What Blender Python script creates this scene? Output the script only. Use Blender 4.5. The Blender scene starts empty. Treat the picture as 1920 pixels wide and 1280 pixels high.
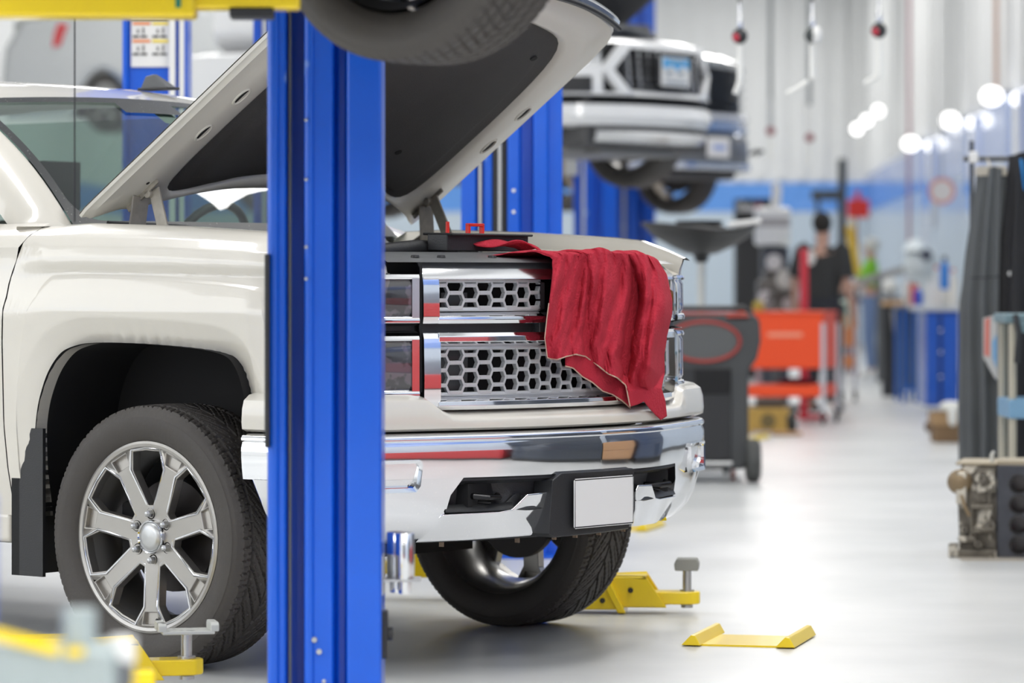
import bpy, bmesh, math, random
from mathutils import Vector, Matrix, noise
R = math.radians
S = bpy.context.scene
C = S.collection
random.seed(7)
# ------------------------------------------------------------------ camera
FP, HORIZ, EYE = 6700.0, 530.0, 1.19          # focal length in px of a 1920 frame, horizon row, eye height
cam_d = bpy.data.cameras.new('camera')
cam = bpy.data.objects.new('camera', cam_d); C.objects.link(cam)
cam.location = (0, 0, EYE); cam.rotation_euler = (R(90), 0, 0)
cam_d.sensor_width = 36; cam_d.lens = FP / 1920 * 36
cam_d.shift_y = -(640 - HORIZ) / 1920
cam_d.clip_end = 200
cam_d.dof.use_dof = True; cam_d.dof.focus_distance = 11.0
cam_d.dof.aperture_fstop = cam_d.lens / 1000 / 0.046
S.camera = cam
# ------------------------------------------------------------------ world, lights, exposure
w = bpy.data.worlds.new('world'); S.world = w; w.use_nodes = True
w.node_tree.nodes['Background'].inputs[0].default_value = (0.93, 0.97, 1, 1)
w.node_tree.nodes['Background'].inputs[1].default_value = .35
S.view_settings.view_transform = 'Standard'; S.view_settings.look = 'None'
S.view_settings.gamma = 1; S.view_settings.use_curve_mapping = False
S.view_settings.exposure = -1.52
AX = R(2.6)                                    # the hall runs 2.6 degrees right of the view axis
def hall(a, d, z=0):                           # a: metres right of the hall line through the eye, d: along it
    return Vector((a * math.cos(AX) + d * math.sin(AX), -a * math.sin(AX) + d * math.cos(AX), z))
def area(name, loc, sx, sy, e, rot=(0, 0, 0), col=(1, .98, .95)):
    l = bpy.data.lights.new(name, 'AREA'); l.shape = 'RECTANGLE'; l.size = sx; l.size_y = sy; l.energy = e; l.color = col
    o = bpy.data.objects.new(name, l); C.objects.link(o); o.location = loc; o.rotation_euler = rot; return o
CEIL = 7.0
for d in (-6, 3, 11, 18, 27, 37, 48, 58):
    for a in (-5.5, 1.2):
        area('ceiling_light', hall(a, d, CEIL - .25), 1.2, 4.5, 1150 if d < 5 else 500 if d < 22 else 600, (0, 0, -AX))
area('side_fill_light', hall(-8.7, 7.5, 3.0), 3.0, 9.0, 420, (0, R(-90), -AX), (.96, .98, 1))  # unseen area light added for side light and edge highlights
# ------------------------------------------------------------------ materials
MATS = {}
def mat(name, col, rough=.5, metal=0., coat=0., bump=0., bscale=30., var=0., vscale=6., spec=.5, emit=0., dirt=None, trans=0.):
    if name in MATS: return MATS[name]
    m = bpy.data.materials.new(name); m.use_nodes = True; nt = m.node_tree; b = nt.nodes['Principled BSDF']
    b.inputs['Base Color'].default_value = (*col, 1); b.inputs['Roughness'].default_value = rough
    b.inputs['Metallic'].default_value = metal; b.inputs['Coat Weight'].default_value = coat
    b.inputs['Coat Roughness'].default_value = .04; b.inputs['Specular IOR Level'].default_value = spec
    b.inputs['Transmission Weight'].default_value = trans
    if emit: b.inputs['Emission Color'].default_value = (*col, 1); b.inputs['Emission Strength'].default_value = emit
    if var or bump or dirt:
        tc = nt.nodes.new('ShaderNodeTexCoord')
    if var:
        n = nt.nodes.new('ShaderNodeTexNoise'); n.inputs['Scale'].default_value = vscale; n.inputs['Detail'].default_value = 5
        nt.links.new(tc.outputs['Object'], n.inputs['Vector'])
        mx = nt.nodes.new('ShaderNodeMix'); mx.data_type = 'RGBA'
        mx.inputs[6].default_value = (*[c * (1 - var) for c in col], 1); mx.inputs[7].default_value = (*[min(1, c * (1 + var)) for c in col], 1)
        nt.links.new(n.outputs['Fac'], mx.inputs[0]); nt.links.new(mx.outputs[2], b.inputs['Base Color'])
    if dirt:                                    # small specks of another colour: (colour, scale, threshold)
        n = nt.nodes.new('ShaderNodeTexNoise'); n.inputs['Scale'].default_value = dirt[1]; n.inputs['Detail'].default_value = 3
        nt.links.new(tc.outputs['Object'], n.inputs['Vector'])
        r = nt.nodes.new('ShaderNodeMapRange'); r.inputs[1].default_value = dirt[2]; r.inputs[2].default_value = dirt[2] + .04
        nt.links.new(n.outputs['Fac'], r.inputs[0])
        mx2 = nt.nodes.new('ShaderNodeMix'); mx2.data_type = 'RGBA'; mx2.inputs[7].default_value = (*dirt[0], 1)
        src = b.inputs['Base Color'].links
        if src: nt.links.new(src[0].from_socket, mx2.inputs[6])
        else: mx2.inputs[6].default_value = (*col, 1)
        nt.links.new(r.outputs[0], mx2.inputs[0]); nt.links.new(mx2.outputs[2], b.inputs['Base Color'])
    if bump:
        n = nt.nodes.new('ShaderNodeTexNoise'); n.inputs['Scale'].default_value = bscale; n.inputs['Detail'].default_value = 4
        nt.links.new(tc.outputs['Object'], n.inputs['Vector'])
        bp = nt.nodes.new('ShaderNodeBump'); bp.inputs['Strength'].default_value = bump; bp.inputs['Distance'].default_value = .01
        nt.links.new(n.outputs['Fac'], bp.inputs['Height']); nt.links.new(bp.outputs[0], b.inputs['Normal'])
    MATS[name] = m; return m
def glass(name, tint, gloss=.12):
    m = bpy.data.materials.new(name); m.use_nodes = True; nt = m.node_tree; nt.nodes.clear()
    o = nt.nodes.new('ShaderNodeOutputMaterial'); t = nt.nodes.new('ShaderNodeBsdfTransparent'); t.inputs[0].default_value = (*tint, 1)
    g = nt.nodes.new('ShaderNodeBsdfGlossy'); g.inputs['Roughness'].default_value = .02
    lw = nt.nodes.new('ShaderNodeFresnel'); lw.inputs[0].default_value = 1.5
    ad = nt.nodes.new('ShaderNodeMath'); ad.inputs[1].default_value = gloss; nt.links.new(lw.outputs[0], ad.inputs[0])
    mx = nt.nodes.new('ShaderNodeMixShader'); nt.links.new(ad.outputs[0], mx.inputs[0]); nt.links.new(t.outputs[0], mx.inputs[1]); nt.links.new(g.outputs[0], mx.inputs[2])
    nt.links.new(mx.outputs[0], o.inputs[0]); MATS[name] = m; return m
PEARL = mat('pearl_paint', (.74, .71, .635), .28, 0, 1., var=.02)
PEARLIN = mat('pearl_underside', (.70, .68, .61), .4, 0, .3)
CHROME = mat('chrome', (.86, .87, .89), .07, 1., dirt=((.95, .95, .95), 160, .66))
CHROMEB = mat('satin_chrome', (.72, .73, .75), .2, 1.)
ALLOY = mat('alloy', (.42, .405, .38), .36, .85, var=.06)
STEEL = mat('steel', (.55, .56, .56), .35, .9, var=.15, vscale=20)
BLACK = mat('black_plastic', (.022, .023, .025), .45, bump=.1, bscale=200)
GREYP = mat('grey_plastic', (.09, .095, .10), .4, var=.2)
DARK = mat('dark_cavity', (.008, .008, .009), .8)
RUBBER = mat('tyre_rubber', (.060, .054, .049), .6, var=.2, vscale=8, bump=.15, bscale=90)
LINER = mat('hood_insulation', (.075, .073, .071), .85, bump=.5, bscale=300, var=.15)
BLUE = mat('blue_lift_paint', (.001, .105, .66), .32, 0, .25, dirt=((.25, .42, .8), 5, .70), var=.08)
NAVY = mat('navy_paint', (.006, .03, .16), .35)
YELLOW = mat('yellow_lift_paint', (1.0, .70, .006), .35, 0, .4, var=.06, dirt=((.25, .17, .02), 26, .72))
RED = mat('red_shop_cloth', (.47, .030, .052), .9, var=.12, vscale=14, bump=.5, bscale=120, spec=.2)
REDP = mat('red_plastic', (.72, .03, .02), .35)
THREAD = mat('hem_thread', (.55, .36, .28), .9)
WHITE = mat('white_paint', (.82, .82, .80), .35, var=.02)
WHITEB = mat('white_card', (.80, .80, .79), .5)
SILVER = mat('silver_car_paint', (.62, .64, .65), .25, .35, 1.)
WCAR = mat('white_car_paint', (.82, .83, .84), .2, 0, 1.)
ORANGE = mat('orange_paint', (.92, .085, .015), .4)
ORANGE2 = mat('amber_paint', (.95, .26, .01), .4)
LAMPG = mat('smoked_lens', (.03, .03, .034), .06, 0, 1., dirt=((.10, .09, .10), 14, .56))
GLASS = glass('windshield_glass', (.50, .62, .57), .07)
CLEAR = glass('clear_lens', (.9, .9, .92), .1)
SKIN = mat('skin', (.55, .33, .25), .6)
# ------------------------------------------------------------------ mesh builder
class MB:
    def __init__(s): s.v = []; s.f = []
    def add(s, vs, fs):
        n = len(s.v); s.v += [tuple(v) for v in vs]; s.f += [tuple(i + n for i in f) for f in fs]; return s
    def box(s, x0, x1, y0, y1, z0, z1):
        return s.add([(x0, y0, z0), (x1, y0, z0), (x1, y1, z0), (x0, y1, z0), (x0, y0, z1), (x1, y0, z1), (x1, y1, z1), (x0, y1, z1)],
                     [(0, 3, 2, 1), (4, 5, 6, 7), (0, 1, 5, 4), (1, 2, 6, 5), (2, 3, 7, 6), (3, 0, 4, 7)])
    def cbox(s, c, sx, sy, sz): return s.box(c[0] - sx / 2, c[0] + sx / 2, c[1] - sy / 2, c[1] + sy / 2, c[2] - sz / 2, c[2] + sz / 2)
    def bar(s, a, b, wx, wz, up=(0, 0, 1)):           # square bar from a to b
        a, b = Vector(a), Vector(b); d = (b - a).normalized(); u = Vector(up)
        if abs(d.dot(u)) > .98: u = Vector((0, 1, 0))
        x = d.cross(u).normalized(); z = x.cross(d)
        vs = [p + x * i * wx / 2 + z * j * wz / 2 for p in (a, b) for i, j in ((-1, -1), (1, -1), (1, 1), (-1, 1))]
        return s.add(vs, [(3, 2, 1, 0), (4, 5, 6, 7), (0, 1, 5, 4), (1, 2, 6, 5), (2, 3, 7, 6), (3, 0, 4, 7)])
    def tube(s, pts, r, n=10, cap=True):
        pts = [Vector(p) for p in pts]; rs = r if isinstance(r, (list, tuple)) else [r] * len(pts)
        u = None; vs = []
        for i, p in enumerate(pts):
            d = (pts[min(i + 1, len(pts) - 1)] - pts[max(i - 1, 0)]).normalized()
            if u is None: u = d.orthogonal().normalized()
            u = (u - d * u.dot(d)).normalized(); v = d.cross(u)
            vs += [p + (u * math.cos(2 * math.pi * k / n) + v * math.sin(2 * math.pi * k / n)) * rs[i] for k in range(n)]
        fs = [(i * n + k, i * n + (k + 1) % n, (i + 1) * n + (k + 1) % n, (i + 1) * n + k) for i in range(len(pts) - 1) for k in range(n)]
        if cap: fs += [tuple(range(n))[::-1], tuple(range((len(pts) - 1) * n, len(pts) * n))]
        return s.add(vs, fs)
    def lathe(s, prof, n=48, axis='z', o=(0, 0, 0), close=False):   # prof: (radius, height)
        vs = []
        for r, h in prof:
            for k in range(n):
                a = 2 * math.pi * k / n; x, y = r * math.cos(a), r * math.sin(a)
                p = (x, y, h) if axis == 'z' else ((x, h, y) if axis == 'y' else (h, x, y))
                vs.append((p[0] + o[0], p[1] + o[1], p[2] + o[2]))
        m = len(prof); fs = []
        for i in range(m if close else m - 1):
            j = (i + 1) % m
            fs += [(i * n + k, i * n + (k + 1) % n, j * n + (k + 1) % n, j * n + k) for k in range(n)]
        return s.add(vs, fs)
    def grid(s, rows, closeu=False):
        m = len(rows[0]); vs = [p for r in rows for p in r]; fs = []
        for i in range(len(rows) - 1):
            for k in range(m if closeu else m - 1):
                fs.append((i * m + k, i * m + (k + 1) % m, (i + 1) * m + (k + 1) % m, (i + 1) * m + k))
        return s.add(vs, fs)
    def sphere(s, c, r, n=12, sq=(1, 1, 1)):
        prof = [(math.sin(math.pi * i / n) * r, -math.cos(math.pi * i / n) * r) for i in range(n + 1)]
        t = MB().lathe([(max(p, 1e-4), h) for p, h in prof], 2 * n)
        return s.add([(c[0] + v[0] * sq[0], c[1] + v[1] * sq[1], c[2] + v[2] * sq[2]) for v in t.v], t.f)
    def map(s, fn): s.v = [tuple(fn(*v)) for v in s.v]; return s
def link(name, me, m, parent=None):
    o = bpy.data.objects.new(name, me); C.objects.link(o)
    if m: me.materials.append(m)
    if parent: o.parent = parent
    return o
def obj(name, mb, m, parent=None, smooth=35, bevel=0, seg=2, solid=0, loc=None):
    me = bpy.data.meshes.new(name); me.from_pydata([tuple(v) for v in mb.v], [], mb.f)
    bm = bmesh.new(); bm.from_mesh(me); bmesh.ops.remove_doubles(bm, verts=bm.verts, dist=1e-5)
    bmesh.ops.recalc_face_normals(bm, faces=bm.faces); bm.to_mesh(me); bm.free()
    if smooth:
        me.polygons.foreach_set('use_smooth', [True] * len(me.polygons)); me.set_sharp_from_angle(angle=R(smooth))
    o = link(name, me, m, parent)
    if loc: o.location = loc
    if solid:
        q = o.modifiers.new('solid', 'SOLIDIFY'); q.thickness = solid; q.offset = 0
    if bevel:
        q = o.modifiers.new('bevel', 'BEVEL'); q.width = bevel; q.segments = seg; q.limit_method = 'ANGLE'; q.angle_limit = R(30); q.harden_normals = True
    return o
def prism(poly, d0, d1, axes='xz', holes=(), cuts=None, fn=None):
    """polygon (with holes) in a plane, extruded along the third axis from d0 to d1; fn maps the result"""
    bm = bmesh.new(); es = []
    for lp in (poly, *holes):
        vv = [bm.verts.new((p[0], p[1], 0)) for p in lp]
        es += [bm.edges.new((vv[i], vv[(i + 1) % len(vv)])) for i in range(len(vv))]
    if holes: bmesh.ops.triangle_fill(bm, edges=es, use_beauty=True, use_dissolve=False)
    else: bm.faces.new(list(bm.verts))
    if cuts:
        for c0 in cuts:
            bmesh.ops.bisect_plane(bm, geom=bm.verts[:] + bm.edges[:] + bm.faces[:], plane_co=(c0, 0, 0), plane_no=(1, 0, 0))
    if not holes:
        big = [f for f in bm.faces if len(f.verts) > 4]
        if big and cuts: bmesh.ops.triangulate(bm, faces=big)
    r = bmesh.ops.extrude_face_region(bm, geom=bm.faces[:])
    top = [g for g in r['geom'] if isinstance(g, bmesh.types.BMVert)]
    tops = set(top)
    for v in bm.verts: v.co.z = d1 if v in tops else d0
    bm.verts.index_update(); out = MB(); vs = []
    for v in bm.verts:
        a, b, d = v.co
        p = {'xz': (a, d, b), 'xy': (a, b, d), 'yz': (d, a, b)}[axes]
        vs.append(fn(*p) if fn else p)
    out.add(vs, [tuple(v.index for v in f.verts) for f in bm.faces]); bm.free(); return out
def tag(o, label, cat, group=None, kind=None):
    o['label'] = label; o['category'] = cat
    if group: o['group'] = group
    if kind: o['kind'] = kind
    return o
def thing(name, label, cat, loc=(0, 0, 0), rz=0, group=None):
    o = bpy.data.objects.new(name, None); C.objects.link(o); o.location = loc; o.rotation_euler = (0, 0, rz)
    o.empty_display_size = .1
    return tag(o, label, cat, group)
def struct(name, mb, m, smooth=35, bevel=0):
    o = obj(name, mb, m, None, smooth, bevel); o['kind'] = 'structure'; return o
def copy_tree(o, parent=None, loc=None, rz=None, label=None):
    c0 = o.copy(); C.objects.link(c0); c0.parent = parent
    for ch in [x for x in bpy.data.objects if x.parent == o]: copy_tree(ch, c0)
    if loc is not None: c0.location = loc
    if rz is not None: c0.rotation_euler = (0, 0, rz)
    if label: c0['label'] = label
    return c0
def lerp(tab, x):
    if x <= tab[0][0]: return tab[0][1]
    for (a, fa), (b, fb) in zip(tab, tab[1:]):
        if x <= b: t = (x - a) / (b - a); return fa + (fb - fa) * t
    return tab[-1][1]
def smooth_tab(tab, n=60):                     # resample with a cubic through the points
    out = []; m = len(tab)
    for i in range(m - 1):
        p0 = tab[max(i - 1, 0)]; p1 = tab[i]; p2 = tab[i + 1]; p3 = tab[min(i + 2, m - 1)]
        k = max(2, n // (m - 1))
        for j in range(k):
            t = j / k
            out.append(tuple(.5 * ((2 * b) + (-a + c_) * t + (2 * a - 5 * b + 4 * c_ - d) * t * t + (-a + 3 * b - 3 * c_ + d) * t ** 3) for a, b, c_, d in zip(p0, p1, p2, p3)))
    out.append(tuple(tab[-1])); return out
def at(x, y, D):                               # the point at depth D that stands at a pixel of the photograph
    return Vector(((x - 960) / FP * D, D, EYE - (y - HORIZ) / FP * D))
# ================================================================== the hall
def floor_mat():
    m = bpy.data.materials.new('epoxy_floor'); m.use_nodes = True; nt = m.node_tree; b = nt.nodes['Principled BSDF']
    tc = nt.nodes.new('ShaderNodeTexCoord')
    def nz(scale, det, sx=1, sy=1):
        mp = nt.nodes.new('ShaderNodeMapping'); mp.inputs['Scale'].default_value = (sx, sy, 1)
        nt.links.new(tc.outputs['Object'], mp.inputs[0])
        n = nt.nodes.new('ShaderNodeTexNoise'); n.inputs['Scale'].default_value = scale; n.inputs['Detail'].default_value = det
        nt.links.new(mp.outputs[0], n.inputs['Vector']); return n
    n1 = nz(.9, 4); n2 = nz(2.2, 3, 1, .35)
    r1 = nt.nodes.new('ShaderNodeValToRGB'); r1.color_ramp.elements[0].position = .3; r1.color_ramp.elements[1].position = .72
    r1.color_ramp.elements[0].color = (.53, .545, .54, 1); r1.color_ramp.elements[1].color = (.72, .725, .715, 1)  # random floor tone, contrast raised to paint in soft shadow zones
    nt.links.new(n1.outputs['Fac'], r1.inputs[0])
    mx = nt.nodes.new('ShaderNodeMix'); mx.data_type = 'RGBA'; mx.blend_type = 'OVERLAY'; mx.inputs[0].default_value = .10
    nt.links.new(r1.outputs[0], mx.inputs[6]); nt.links.new(n2.outputs['Color'], mx.inputs[7])
    sep = nt.nodes.new('ShaderNodeRGBToBW'); nt.links.new(n2.outputs['Color'], sep.inputs[0]); nt.links.new(sep.outputs[0], mx.inputs[7])
    nt.links.new(mx.outputs[2], b.inputs['Base Color'])
    rr = nt.nodes.new('ShaderNodeMapRange'); rr.inputs[3].default_value = .26; rr.inputs[4].default_value = .40
    nt.links.new(n2.outputs['Fac'], rr.inputs[0]); nt.links.new(rr.outputs[0], b.inputs['Roughness'])
    n3 = nz(3.5, 3); bp = nt.nodes.new('ShaderNodeBump'); bp.inputs['Strength'].default_value = .05; bp.inputs['Distance'].default_value = .02
    nt.links.new(n3.outputs['Fac'], bp.inputs['Height']); nt.links.new(bp.outputs[0], b.inputs['Normal'])
    return m
AR, AL, DB, D0 = 3.4, -9.0, 63.0, -12.0          # right wall, left wall, back wall, open front
def hq(a0, a1, d0, d1, z0, z1):
    return MB().add([hall(a, d, z) for z in (z0, z1) for a, d in ((a0, d0), (a1, d0), (a1, d1), (a0, d1))],
                    [(0, 3, 2, 1), (4, 5, 6, 7), (0, 1, 5, 4), (1, 2, 6, 5), (2, 3, 7, 6), (3, 0, 4, 7)])
struct('floor', hq(AL - .2, AR + .2, D0, DB + .2, -.12, 0), floor_mat())
WALLW = mat('white_siding', (.78, .79, .79), .5, var=.03, vscale=2)
LAV = mat('pale_blue_wall', (.50, .57, .66), .3, 0, .4, var=.06, vscale=2)
BBAND = mat('blue_wall_band', (.12, .33, .80), .35, 0, .4, var=.1, vscale=2)
cl = hq(AL - .2, AR + .2, D0, DB + .2, CEIL, CEIL + .15); struct('ceiling', cl, mat('ceiling_white', (.70, .71, .72), .7))
wr = hq(AR, AR + .2, D0, DB + .2, 0, CEIL)
d = 5.0; k = 0
while d < DB:                                   # pressed ribs of the siding above the band
    wd = (.10, .22, .14)[k % 3]; wr.add(hq(AR - .05, AR, d, d + wd, 3.1, CEIL).v, hq(0, 1, 0, 1, 0, 1).f); d += (.55, .9, .7, 1.3)[k % 4]; k += 1
struct('wall_right', wr, WALLW)
lo = hq(AR - .02, AR, D0, DB, .12, 2.45); struct('trim_1', lo, LAV)
struct('trim_2', hq(AR - .03, AR, D0, DB, 2.45, 3.06), mat('lavender_band', (.16, .28, .66), .25, 0, .5, var=.12, vscale=1.5))
wb = hq(AL - .2, AR + .2, DB, DB + .2, 0, CEIL)
for k in range(24):
    a = -5.4 + k * .36; wb.add(hq(a, a + .14, DB - .07, DB, 3.0, CEIL).v, hq(0, 1, 0, 1, 0, 1).f)
struct('wall_back', wb, WALLW)
struct('trim_3', hq(AL, AR - .03, DB - .04, DB, .12, 2.44), mat('pale_grey_blue_wall', (.55, .64, .72), .4))
struct('trim_4', hq(AL, AR - .03, DB - .05, DB, 2.44, 2.95), BBAND)
struct('baseboard_right', hq(AR - .035, AR, D0, DB - .05, 0, .12), GREYP)
wl = hq(AL - .2, AL, D0, DB + .2, 0, CEIL); struct('wall_left', wl, WALLW)
struct('wall_front', hq(AL - .2, AR + .2, D0 - .2, D0, 0, CEIL), mat('front_wall_grey', (.20, .21, .22), .6))
for k, (a0, a1, z1, c_) in enumerate(((-8.6, -6.8, 1.5, (.55, .02, .02)), (-6.5, -4.9, 1.9, (.03, .03, .035)), (-4.6, -3.0, 1.45, (.55, .02, .02)), (-2.4, -.9, 2.1, (.04, .045, .05)), (-.6, .9, 1.5, (.50, .025, .02)), (1.2, 2.9, 2.0, (.02, .10, .40)))):  # unseen cabinets, added for the truck's chrome to mirror
    t = thing('reflected_cabinet', ('added low red cabinet in the left corner behind the camera', 'added tall black cabinet between two red ones behind the camera', 'added low red cabinet right of the tall black one behind the camera', 'added tallest dark grey cabinet behind the camera', 'added red cabinet right of the tallest grey one behind the camera', 'added tall blue cabinet at the right end behind the camera')[k], 'cabinet', hall((a0 + a1) / 2, D0 + .5), -AX, 'unseen cabinets added behind the camera for reflections')
    w_ = (a1 - a0) / 2; mc = mat('cabinet_paint_%d' % k, c_, .3, 0, .5)
    obj('cabinet_body', MB().box(-w_, w_, -.35, .35, .08, z1), mc, t, bevel=.02); obj('plinth', MB().box(-w_ + .05, w_ - .05, -.3, .3, 0, .08), BLACK, t)
    for j in range(4): obj('drawer', MB().box(-w_ + .04, w_ - .04, .35, .37, .12 + j * (z1 - .2) / 4, .12 + (j + .93) * (z1 - .2) / 4), mc, t, bevel=.01)
for k, (d0, d1, z1, c_, lb) in enumerate(((5.5, 7.4, 1.9, (.03, .03, .035), 'black tool chest'), (7.6, 9.6, 1.0, (.50, .02, .025), 'red tool chest'), (9.8, 11.9, 2.0, (.05, .06, .08), 'tall slate locker'), (12.0, 12.9, 1.1, (.50, .28, .14), 'tan wooden bench'), (13.0, 15.2, 1.9, (.05, .07, .12), 'tall navy locker'))):  # unseen chests and lockers, added to shape the chrome reflections
    t = thing('reflected_chest', lb + ' added along the right wall, out of view, for the chrome to reflect', 'cabinet', hall(AR - .40, (d0 + d1) / 2), -AX)
    w_ = (d1 - d0) / 2; mc = mat('chest_paint_%d' % k, c_, .3, 0, .5)
    obj('chest_body', MB().box(-.33, .33, -w_, w_, .08, z1), mc, t, bevel=.02); obj('plinth', MB().box(-.3, .3, -w_ + .05, w_ - .05, 0, .08), BLACK, t)
    for j in range(4): obj('drawer', MB().box(-.35, -.33, -w_ + .04, w_ - .04, .12 + j * (z1 - .2) / 4, .12 + (j + .93) * (z1 - .2) / 4), mc, t, bevel=.01)
struct('trim_5', hq(AL, AL + .02, D0, DB, 2.3, 2.7), BBAND)
# roof trusses and high bay lamps out of frame still light and mirror
LAMPM = mat('lamp_glow', (1, .98, .95), .5, emit=14)
# ---- wall lamps along the right wall
def wall_lamp(d, a, z, label, r=.1):
    t = thing('wall_lamp', label, 'lamp', hall(a, d, z), -AX, 'lamps along the right wall')
    obj('globe', MB().sphere((0, 0, 0), r, 8, (1, 1, .85)), mat('wall_lamp_glow', (1, .99, .96), .5, emit=8), t)
    obj('bracket', MB().tube([(r * .6, 0, .02), (.20, 0, .06)], .018, 8).lathe([(.05, .18), (.05, .2)], 12, 'x', (0, 0, .06)), STEEL, t)
    return t
for d_, z_, lb in ((36, 3.06, 'bright round wall lamp nearest the hanging grey cloth, largest of the row'), (41.4, 3.06, 'bright round wall lamp, second from the hanging grey cloth'),
                   (48.3, 3.06, 'bright round wall lamp, third from the hanging grey cloth, lowest of the row')):
    wall_lamp(d_, AR - .22, z_, lb, .11)
for (x_, y_), lb in zip(((1647, 208), (1625, 226), (1607, 242)), ('far bright lamp in the corner cluster, topmost of three', 'far bright lamp in the corner cluster, middle of three', 'far bright lamp in the corner cluster, lowest of three')):
    p = at(x_, y_, 54 - (1647 - x_) * .05); t = thing('corner_lamp', lb, 'lamp', p, 0, 'lamps clustered in the far corner')
    obj('globe', MB().sphere((0, 0, 0), .08, 8), mat('wall_lamp_glow', (1, .99, .96)), t)
    obj('stem', MB().tube([(0, 0, .08), (0, 0, CEIL - p.z)], .012, 6), STEEL, t)
# saturated blue wall pilasters under the lamps
for k, d_ in enumerate((31, 35.4, 40.6, 47.3)):
    o = obj('wall_panel', hq(AR - .09, AR - .03, d_, d_ + .5, 2.2, 3.04), mat('royal_blue_panel', (.02, .17, .62), .3, 0, .5)); o['kind'] = 'structure'; o.name = 'trim_%d' % (6 + k)
    o = obj('wall_panel', hq(AR - .09, AR - .03, d_ - .7, d_ - .1, 1.9, 3.04), mat('lamp_glare_panel', (.80, .85, .95), .12, 0, 1)); o['kind'] = 'structure'; o.name = 'trim_%d' % (12 + k)  # lamp reflections on the wall, put in as white panels
# pipes down the right wall
for x_, D_, c_, lb in ((1822, 36.5, mat('copper_pipe', (.50, .33, .26), .4), 'thin brown pipe running down the white siding'),
                       (1682, 50, mat('red_conduit', (.32, .16, .20), .5), 'dark red pipe running down the wall near the far corner'),):
    p = hall(AR - .13, D_); z0 = 3.1 if x_ > 1800 else .9
    o = obj('wall_pipe', MB().tube([(p.x, p.y, z0), (p.x, p.y, CEIL)], .024, 8), c_); tag(o, lb, 'pipe')
# ================================================================== the pickup truck (local: x forward, y to its far side, z up)
TX, TY, TA = -.512, 11.77, R(-38)
truck = thing('pickup_truck', 'cream white pickup truck with open hood behind the blue lift post', 'truck', (TX, TY, 0), TA)
BP = smooth_tab([(0, .97), (.3, .945), (.5, .89), (.65, .82), (.8, .745), (.9, .66), (.965, .55), (.99, .42)], 70)   # (L, F) body plan
UP = smooth_tab([(0, 1.0), (.3, .97), (.56, .885), (.8, .79), (.92, .735), (.985, .66), (1.005, .56), (1.01, .42)], 70)
gB = lambda L: lerp(BP, abs(L)); gU = lambda L: lerp(UP, abs(L))
def full(tab, lo=None, hi=None):               # full plan curve from the near side (-L) to the far side
    pts = [(f, -l) for l, f in reversed(tab)] + [(f, l) for l, f in tab[1:]]
    if lo is not None: pts = [p for p in pts if lo - 1e-6 <= p[1] <= hi + 1e-6]
    return pts
def sweep(plan, sec, closed=False):            # section (offset outward, height) carried round a plan curve
    rows = []
    for i, (F, L) in enumerate(plan):
        a = plan[max(i - 1, 0)]; b = plan[min(i + 1, len(plan) - 1)]
        tx, ty = b[0] - a[0], b[1] - a[1]; n = math.hypot(tx, ty); nx, ny = ty / n, -tx / n
        if nx < 0 and abs(L) < .5: nx, ny = -nx, -ny
        rows.append([(F + nx * o, L + ny * o, h) for o, h in sec])
    m = MB().grid(rows, closed)
    if closed:
        k = len(sec); m.f += [tuple(range(k)), tuple(range(len(rows) * k - k, len(rows) * k))[::-1]]
    return m
def span(g, L0, L1, n=16): return [(g(L0 + (L1 - L0) * i / n), L0 + (L1 - L0) * i / n) for i in range(n + 1)]
def onB(off=0, g=None):                        # (L, depth, H) laid on the front of the body
    gg = g or gB
    return lambda L, d, H: (gg(L) + d + off, L, H)
P = lambda n, mb, m, par=truck, **k: obj(n, mb, m, par, **k)
# ---------------- fenders
ARCH = smooth_tab([(0, -.50, .45), (.15, -.493, .735), (.22, -.457, .871), (.28, -.398, .955), (.33, -.33, .99), (.40, -.211, 1.004), (.55, .063, .998), (.68, .285, .978), (.74, .361, .933), (.83, .404, .822), (1, .42, .745)], 110)
OUT = [(0, -.60, .45), (.12, -.617, .735), (.22, -.625, 1.0), (.29, -.608, 1.2), (.335, -.565, 1.33), (.36, -.541, 1.372), (.42, -.33, 1.378), (.55, .06, 1.366), (.66, .40, 1.346), (.71, .56, 1.333), (.74, .56, 1.25), (.85, .56, 1.0), (1, .56, .855)]
def tabxy(tab, t): return lerp([(a[0], a[1]) for a in tab], t), lerp([(a[0], a[2]) for a in tab], t)
HT = [(-.54, 1.372), (-.33, 1.378), (.06, 1.366), (.40, 1.346), (.56, 1.333), (.68, 1.30), (.80, 1.262)]
VOFF = [(.45, -.035), (.60, -.01), (.74, 0), (1.0, 0), (1.10, .006), (1.15, -.006), (1.20, -.022), (1.222, -.029), (1.250, -.013), (1.27, -.014), (1.30, -.024), (1.335, -.050), (1.358, -.082), (1.372, -.115), (1.38, -.13)]
def latbase(F): return 1.0 if F < .2 else lerp([(.2, 1.0), (.42, .99), (.56, .955), (.7, .9)], F)
def Ls(F, H, w=9):
    dh = lerp(HT, F) - 1.372
    v = lerp(VOFF, H - dh * max(0, (H - 1.1) / .27)) if H > 1.1 else lerp(VOFF, H)
    fade = 1 if F > -.45 else max(.0, (F + .62) / .17)         # the pressed lines die out before the door
    if 1.12 < H < 1.30: v = v * fade + (1 - fade) * lerp([(1.1, 0), (1.30, -.036)], H)
    if w < .082: v -= .046 * (1 - w / .082) * lerp([(-.52, .4), (-.25, 1)], F)
    elif w < .30: v += .006 * math.sin((w - .082) / .218 * math.pi)
    return latbase(F) + v
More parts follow.
